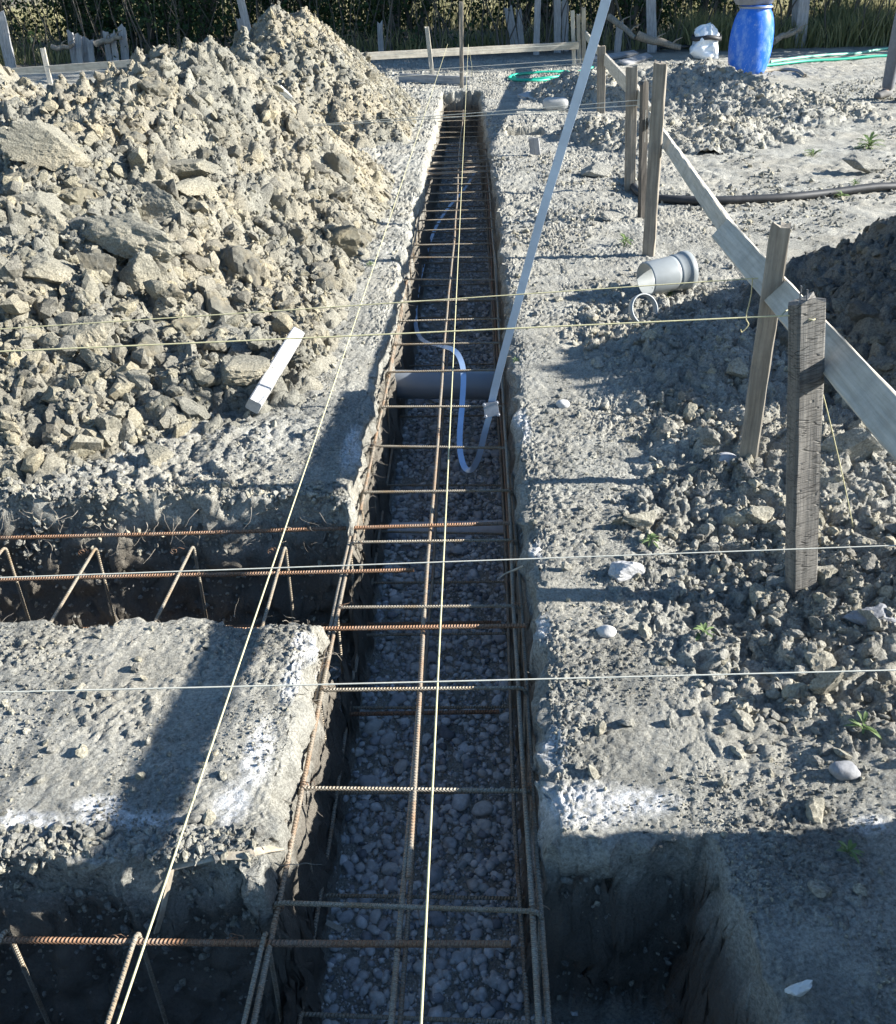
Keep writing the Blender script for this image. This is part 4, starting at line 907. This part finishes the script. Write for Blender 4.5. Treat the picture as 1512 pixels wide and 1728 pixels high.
tag(ribbon(spline(a_, 5), .010, .003, (.6, -.6, .3)).build('wood_splinter', M_twig, smooth=False), 'frayed wood splinter hanging at the lower left bank front', 'splinter')
tag(ribbon(spline([g(548, 1555, -.5), g(562, 1562, -.5), g(578, 1571, -.5)], 5), .012, .006, (0, -.3, 1)).build('wood_chip', M_woodp, smooth=False), 'pale wood chip on the gravel near the front', 'wood chip')
rt = MB(); r = np.random.default_rng(9)
def root(p, d, L, rad):
    P = [np.array(p, float)]; d = np.array(d, float)
    for k in range(6):
        d = d + r.normal(0, .28, 3); d /= np.linalg.norm(d); P.append(P[-1] + d * L / 6)
    rt.tube(spline(P, 3), np.linspace(rad, rad * .3, 19), 4)
for k in range(150):
    y = r.uniform(1.0, 5.5)
    if 1.68 < y < 2.25: continue
    root((XL + .01, y, r.uniform(-.12, .0)), (r.uniform(.2, 1), r.normal(0, .5), r.uniform(-.6, .4)), r.uniform(.03, .10), r.uniform(.0006, .0016))
for k in range(60): root((.13 - 0, r.uniform(1.1, 5), r.uniform(-.12, 0)), (-r.uniform(.2, 1), r.normal(0, .5), r.uniform(-.6, .4)), r.uniform(.02, .06), r.uniform(.0006, .0012))
for k in range(60): root((r.uniform(-1.5, -.42), 2.235, r.uniform(-.14, .01)), (r.normal(0, .5), -r.uniform(.3, 1), r.uniform(-.8, .3)), r.uniform(.03, .10), r.uniform(.0006, .0016))
for k in range(50): root((r.uniform(-1.5, -.42), 1.70, r.uniform(-.03, .015)), (r.normal(0, .6), r.uniform(-.2, .8), r.uniform(-.1, .5)), r.uniform(.02, .06), r.uniform(.0005, .0012))
for k in range(160):
    x, y = r.uniform(-1.2, 1.2), r.uniform(1.0, 3.5)
    if trench_sd(np.array([x]), np.array([y]))[0] < .03: continue
    root((x, y, sz(x, y) + .004), (r.normal(), r.normal(), r.uniform(0, .25)), r.uniform(.02, .07), r.uniform(.0005, .0011))
o = rt.build('roots', M_wood); tag(o, 'fine dry roots sticking out of the trench edges', 'roots', kind='stuff')

# ------------------------------------------------------------------ added board stack out of view, placed only to shade the near ground
tk = thing('added_shade_stack', 'added stack of boards out of view, casting the shadow over the near pit', 'added shade caster', (0, 0, 0))
r = np.random.default_rng(4); z0 = sz(1.4, .5) - .01
for lay in range(12):
    for k in range(3):
        x = 1.19 + k * .15 + r.normal(0, .006); z = z0 + .03 + lay * .056
        plank('board', (x, -1.6 + r.normal(0, .06), z), (x, 1.09 + r.normal(0, .02), z), .145, .05, M_wood, roll=0, parent=tk, seed=lay * 3 + k)
for y in (-1.0, .6): plank('bearer', (1.10, y, z0 - .02), (1.58, y, z0 - .02), .05, .05, M_wood, parent=tk, seed=90)

# ------------------------------------------------------------------ overgrown old fence and hedge behind the plot
GF = 'grey planks of the ruined fence'
def fence(px0, py0, px1, py1, Y, w, label, seed):
    a, b = aty(px0, py0, Y), aty(px1, py1, Y); gzv = sz(a[0], Y); d = (b - a) / np.linalg.norm(b - a)
    a = a + d * ((gzv - .1 - a[2]) / max(d[2], .2))
    plank('fence_plank', a, b, w, .028, M_woodg, label, 'fence plank', GF, seed=seed, rough=.006, ends=.03)
FL = [(18, 110, -2, 20, 14.8, .16, 'broad leaning fence plank at the far left edge'), (130, 128, 118, 56, 15.2, .09, 'slanting fence plank left of the broken group'), (137, 130, 132, 62, 15.1, .09, 'second plank of the broken group at the left'), (146, 130, 142, 66, 15.2, .10, 'middle plank of the broken group at the left'), (157, 130, 152, 68, 15.1, .09, 'right plank of the broken group at the left'),
      (188, 118, 178, 56, 15.2, .09, 'left plank of the pair behind the back board'), (198, 118, 190, 56, 15.1, .08, 'right plank of the pair behind the back board'), (213, 108, 206, 50, 15.2, .12, 'straight plank beside the pair behind the back board'), (426, 82, 400, -25, 14.4, .10, 'long leaning pole like plank left of the tall soil heap'), (415, 80, 404, 32, 14.6, .09, 'short plank beside the leaning pole like plank'),
      (643, 92, 641, 40, 15.2, .08, 'lone plank right of the tall soil heap'), (868, 72, 858, 16, 15.6, .12, 'first of two close planks behind the back board'), (880, 72, 875, 18, 15.6, .09, 'second of two close planks behind the back board'), (905, 88, 908, -10, 15.0, .09, 'tall plank right of the two close planks'), (941, 95, 940, 0, 15.2, .10, 'dark plank left of the three slim stakes'), (954, 95, 953, -5, 15.4, .10, 'dark plank just behind the three slim stakes'), (1042, 85, 1046, 40, 14.8, .10, 'short plank behind the leaning metal strip'), (1100, 62, 1098, -10, 15.0, .14, 'wide plank right of the leaning metal strip'), (1352, 55, 1360, -30, 15.0, .16, 'broad old post right of the barrel'), (1340, 58, 1346, -30, 15.2, .10, 'thin plank leaning on the broad post right of the barrel')]
for k, f in enumerate(FL): fence(*f[:6], f[6], 600 + k)
def log(px0, py0, px1, py1, Y0, Y1, rad, label, m=M_wood, nm='fallen_branch'):
    a, b = aty(px0, py0, Y0), aty(px1, py1, Y1); t = np.linspace(0, 1, 14)[:, None]; P = a + (b - a) * t; P[:, 2] += .04 * fbm2(t[:, 0] * 4, t[:, 0] * 0 + px0, 3); P[:, 1] += .06 * fbm2(t[:, 0] * 4, t[:, 0] * 0 + px1, 3)
    mb = MB().tube(P, np.linspace(rad, rad * .6, 14), 8)
    for q in (5, 10): mb.tube([P[q], P[q] + [.06, -.05, .07], P[q] + [.14, -.06, .10]], [rad * .3, rad * .2, rad * .1], 6)
    tag(mb.build(nm, m), label, 'branch', 'fallen branches by the hedge')
log(1028, 30, 1072, 62, 14.6, 14.2, .05, 'steep fallen branch behind the leaning metal strip'); log(1075, 60, 1150, 80, 14.2, 14.0, .06, 'thick grey log lying left of the white bag'); log(1305, 68, 1352, 48, 14.2, 14.6, .045, 'bare branch on the ground right of the barrel'); log(88, 82, 125, 76, 15, 15, .04, 'broken rail sticking out left of the plank group'); log(160, 72, 205, 62, 15, 15, .045, 'old rail across the planks at the left')
for k, (a, b, lab) in enumerate([((1000, 104), (1072, 96), 'scrap board on the ground left of the low far heap'), ((1050, 110), (1095, 100), 'second scrap board left of the low far heap')]):
    p, q = g(*a), g(*b); plank('scrap_board', (p[0], p[1], sz(p[0], p[1]) + .03), (q[0], q[1], sz(q[0], q[1]) + .05), .13, .03, M_woodg, lab, 'board', roll=.3, seed=640 + k)
log2 = [(-9, 16.6, 'at the far left'), (-6.6, 17.2, 'behind the low pale heap'), (-4.6, 16.4, 'behind the back board at the left'), (-2.7, 17.0, 'behind the tall soil heap'), (-.8, 16.6, 'left of the trench end'), (.7, 17.4, 'straight behind the trench end'), (2.3, 16.5, 'behind the corner stakes'), (4.1, 17.6, 'behind the white bag'), (6.2, 18.6, 'behind the tall grass'), (8.6, 17.6, 'at the far right'), (9.6, 15.7, 'added tall and out of view at the far right to shade the row'), (11.6, 16.0, 'added tallest and out of view past the far right to shade the row')]  # last two are added out of view to keep the hedge in shade
def leaves(mb, C, n, sz0, r, tn):
    """n leaf faces round points C"""
    q = rotmats(r, n); s = sz0 * r.uniform(.6, 1.3, n); L = np.array([(-.5, 0, 0), (0, -.28, .05), (.5, 0, 0), (0, .28, .05)])
    V = np.einsum('nij,vj->nvi', q, L) * s[:, None, None] + C[:, None]; mb.add(V.reshape(-1, 3), (np.arange(n) * 4)[:, None] + np.arange(4)[None]); tn.append(np.repeat(np.clip(r.normal(.4, .25, n), 0, 1), 4))
for k, (x, y, where) in enumerate(log2):
    r = np.random.default_rng(700 + k); t = thing('hedge_tree', 'dark bushy tree of the hedge ' + where, 'tree', (x, y, 0), 'trees of the hedge')
    tr = MB(); tips = []
    for s in range(5):
        a = r.uniform(0, 6.28); b0 = np.array([math.cos(a), math.sin(a), 0]) * r.uniform(.05, .5) * [1.6, .8, 1]; P = [b0 + [0, 0, -.1]]; d = np.array([r.normal(0, .12), r.normal(0, .1), 1.0])
        for j in range(7): d = d + r.normal(0, .12, 3) * [1, 1, .3]; P.append(P[-1] + d / np.linalg.norm(d) * .55)
        P = spline(P, 4); tr.tube(P, np.linspace(r.uniform(.035, .075), .012, len(P)), 7); tips += [P[i] for i in range(6, len(P), 3)]
        for j in range(6, len(P), 3):
            d2 = np.array([r.normal(), r.normal() * .8, r.uniform(-.1, .8)]); d2 /= np.linalg.norm(d2); Q = [P[j], P[j] + d2 * .3, P[j] + d2 * .6 + [0, 0, .08]]; tr.tube(Q, [.012, .008, .004], 5); tips += [Q[1], Q[2]]
    big = 1.75 if k >= 10 else 1.0
    tr.build('trunk', M_bark, t); tips = np.array(tips); cr = MB(); tn = []
    open_ = .7 if (x > 3.5 or -1.2 < x < 2.6) else 2.2
    nc = 700 if k >= 10 else 300; cen = tips[r.integers(0, len(tips), nc)] + r.normal(0, .22, (nc, 3)) * [1.5, 1, 1]
    low = np.c_[r.normal(0, .9, 160), r.normal(-.2, .5, 160), r.uniform(.1, 1.1, 160)]
    cen = np.r_[cen, low[:int(70 * open_)]]
    for c in cen:
        n = int(r.integers(9, 30)); leaves(cr, c + r.normal(0, .11, (n, 3)), n, .075 * (1.5 if big > 1 else 1), r, tn)
    t.scale = (big, big, big); cw = cr.build('crown', M_leaf, t, smooth=False); at = cw.data.attributes.new('tint', 'FLOAT', 'POINT'); at.data.foreach_set('value', np.concatenate(tn).astype(np.float32))
# second row of the hedge, copies of the trees in front
first_row = [o for o in list(COL.objects) if o.name.startswith('hedge_tree')]
for k, (x, y, src, where) in enumerate([(-10.5, 19.0, 3, 'far left'), (-7.8, 19.3, 5, 'left behind the low pale heap'), (-5.6, 18.9, 1, 'left behind the back board'), (-3.6, 19.2, 6, 'behind the large clay heap'), (-1.7, 18.9, 2, 'behind the tall pointed heap'), (1.6, 19.4, 4, 'behind the trench end'), (3.2, 19.0, 0, 'behind the leaning metal strip')]):
    a = first_row[src]; c = a.copy(); COL.objects.link(c); c.location = (x, y, 0); c.rotation_euler.z = 1.0 + k; c['label'] = 'dark tree in the back row of the hedge, ' + where
    for ch in list(a.children):
        d = ch.copy(); COL.objects.link(d); d.parent = c
# thin bare stems, dry grass and low growth along the foot of the hedge
r = np.random.default_rng(41); st_ = MB()
for k in range(420):
    x, y = r.uniform(-8.5, 8.5), r.uniform(15.0, 17.5); d = np.array([r.normal(0, .22), r.normal(0, .1), 1]); L = r.uniform(.7, 2.2)
    P = [np.array([x, y, -.05]) + d * L * t + np.array([r.normal(0, .05), r.normal(0, .04), 0]) * (t > 0) for t in (0, .3, .6, 1)]; st_.tube(P, np.linspace(r.uniform(.006, .018), .003, 4), 5)
tag(st_.build('thicket', M_bark), 'thin bare stems tangled in front of the hedge', 'thicket', kind='stuff')
def blades(nm, n, xr, yr, hmin, hmax, label, seed, tmu, dens=None):
    r = np.random.default_rng(seed); x, y = r.uniform(*xr, n), r.uniform(*yr, n)
    if dens is not None:
        k = r.random(n) < dens(x, y); x, y = x[k], y[k]; n = len(x)
    h = r.uniform(hmin, hmax, n) * (.6 + .4 * (vn2(x * 1.2, y * 1.2, 91) + 1)); a = r.uniform(0, 6.28, n); lean = r.normal(0, .28, (n, 2)); w = r.uniform(.006, .013, n)
    z = np.zeros(n); V = np.zeros((n, 5, 3)); ca, sa = np.cos(a), np.sin(a)
    for j, (t, ww) in enumerate([(0, 1), (0, -1), (.55, .7), (.55, -.7), (1, 0)]):
        V[:, j, 0] = x + lean[:, 0] * h * t ** 1.6 + ca * w * ww; V[:, j, 1] = y + lean[:, 1] * h * t ** 1.6 + sa * w * ww; V[:, j, 2] = z + h * t * (1 - .15 * t) - .02
    i = (np.arange(n) * 5)[:, None]; Q = i + np.array([[0, 1, 3, 2]]); T = i + np.array([[2, 3, 4]])
    return tag(mesh_np(nm, V.reshape(-1, 3), [Q, T], M_dry, None, False, {'tint': np.repeat(np.clip(r.normal(tmu, .25, n), 0, 1), 5)}), label, 'grass', kind='stuff')
blades('tall_grass', 15000, (3.2, 9.5), (14.9, 16.8), .15, .6, 'tall half dry grass behind the barrel', 51, .12)
blades('tall_grass', 6000, (-9, 3.4), (15.3, 16.6), .1, .45, 'short growth along the foot of the hedge', 52, .25, lambda x, y: sstep(-.2, .4, vn2(x * 1.3, y * 1.3, 93)))
blades('tall_grass', 26000, (-14, 16), (19.5, 26), .3, .8, 'sunlit dry grass of the field beyond the hedge', 53, .55)

# ------------------------------------------------------------------ person standing at the right
def skin(name, pts, edges, m, parent, sub=2):
    me = bpy.data.meshes.new(name); me.from_pydata([p[:3] for p in pts], edges, []); o = bpy.data.objects.new(name, me); COL.objects.link(o); o.parent = parent
    sm = o.modifiers.new('skin', 'SKIN'); sm.use_smooth_shade = True
    for v, p in zip(me.skin_vertices[0].data, pts):
        v.radius = (p[3], p[4] if len(p) > 4 else p[3])
    me.skin_vertices[0].data[0].use_root = True
    o.modifiers.new('sub', 'SUBSURF').render_levels = sub; o.modifiers['sub'].levels = sub; me.materials.append(m); return o
px_, py_ = 4.19, 9.82; pz = max(sz(px_ + a, py_ + b) for a in (-.2, -.1, 0, .1) for b in (-.2, -.1, 0, .1)) - .005
pe = thing('person', 'person in grey trousers and dusty shoes at the right edge', 'person', (px_, py_, pz)); pe.rotation_euler.z = math.radians(128)
# local frame: faces +Y, x to the right hand
body = [(0, 0, .93, .13, .11), (0, .0, 1.12, .135, .10), (0, .01, 1.30, .155, .105), (0, 0, 1.43, .11, .08), (0, .005, 1.50, .055), (0, .02, 1.57, .058), (0, .03, 1.63, .078, .09), (0, .02, 1.70, .075, .088), (0, .01, 1.75, .04),
        (.18, 0, 1.41, .055), (.24, -.06, 1.15, .042), (.17, .17, 1.10, .028), (.14, .25, 1.10, .018, .034), (-.18, 0, 1.41, .055), (-.24, -.06, 1.15, .042), (-.17, .17, 1.13, .028), (-.14, .25, 1.13, .018, .034),
        (.10, 0, .86, .09), (.11, .02, .50, .055), (.12, -.01, .10, .036), (.125, .08, .035, .03), (-.10, 0, .86, .09), (-.115, .03, .50, .055), (-.13, .02, .10, .036), (-.14, .11, .035, .03)]
be = [(0, 1), (1, 2), (2, 3), (3, 4), (4, 5), (5, 6), (6, 7), (7, 8), (3, 9), (9, 10), (10, 11), (11, 12), (3, 13), (13, 14), (14, 15), (15, 16), (0, 17), (17, 18), (18, 19), (19, 20), (0, 21), (21, 22), (22, 23), (23, 24)]
n0 = len(body)
for sx, w, hz in ((1, 12, 1.10), (-1, 16, 1.13)):
    for dz, L in [(.030, .066), (.010, .074), (-.010, .070), (-.029, .056)]:
        b0 = len(body); x0 = sx * .13; body += [(x0, .285, hz + dz, .0085), (x0 - sx * .022, .285 + L * .5, hz + dz * 1.05, .008), (x0 - sx * .050, .285 + L * .72, hz + dz, .0065)]; be += [(w, b0), (b0, b0 + 1), (b0 + 1, b0 + 2)]
    b0 = len(body); body += [(sx * .125, .235, hz + .038, .010), (sx * .105, .255, hz + .058, .009), (sx * .09, .28, hz + .064, .0075)]; be += [(w, b0), (b0, b0 + 1), (b0 + 1, b0 + 2)]
body += [(0, .115, 1.635, .012), (.075, .02, 1.645, .014, .022), (-.075, .02, 1.645, .014, .022)]; be += [(6, len(body) - 3), (6, len(body) - 2), (6, len(body) - 1)]
skin('body', body, be, M_skin, pe)
skin('trousers', [(0, -.0, .95, .155, .125), (.095, 0, .86, .105, .11), (.11, .02, .62, .082), (.112, .022, .48, .075), (.122, -.005, .18, .066), (.125, -.01, .055, .066), (-.095, 0, .86, .105, .11), (-.113, .025, .62, .082), (-.117, .03, .48, .075), (-.13, .015, .18, .066), (-.135, .015, .055, .066)],
     [(0, 1), (1, 2), (2, 3), (3, 4), (4, 5), (0, 6), (6, 7), (7, 8), (8, 9), (9, 10)], M_trs, pe)
skin('jacket', [(0, 0, 1.05, .155, .12), (0, 0, .90, .165, .135), (0, .005, 1.28, .175, .125), (0, 0, 1.42, .13, .095), (0, .0, 1.475, .075), (.185, 0, 1.41, .072), (.245, -.06, 1.15, .060), (.178, .15, 1.105, .046), (-.185, 0, 1.41, .072), (-.245, -.06, 1.15, .060), (-.178, .15, 1.135, .046)],
     [(0, 1), (0, 2), (2, 3), (3, 4), (3, 5), (5, 6), (6, 7), (3, 8), (8, 9), (9, 10)], M_jkt, pe)
for sx, yo in ((.125, -.01), (-.137, .015)):
    skin('shoe', [(sx, yo, .075, .05, .05), (sx, yo - .045, .035, .042, .038), (sx * 1.03, yo + .08, .042, .047, .040), (sx * 1.06, yo + .17, .030, .043, .030)], [(0, 1), (0, 2), (2, 3)], M_shoe, pe)
V, F = ICO[4]; V = V * np.array([.088, .102, .10]); V = V[:] + np.array([0, .005, 1.70]); hm = ~((V[:, 1] > .06) & (V[:, 2] < 1.735)) & (V[:, 2] > 1.62)
mesh_np('hair', V + .004 * fbm3(V * 60, 2, 1)[:, None], [F[hm[F].all(1)]], M_hair, pe)
for sx in (-.032, .032):
    o = mesh_np('eye', ICO[2][0] * .012 + np.array([sx, .108, 1.655]), [ICO[2][1]], M_white, pe)
o = mesh_np('mouth', ICO[2][0] * np.array([.024, .008, .006]) + np.array([0, .108, 1.585]), [ICO[2][1]], M_butt, pe)
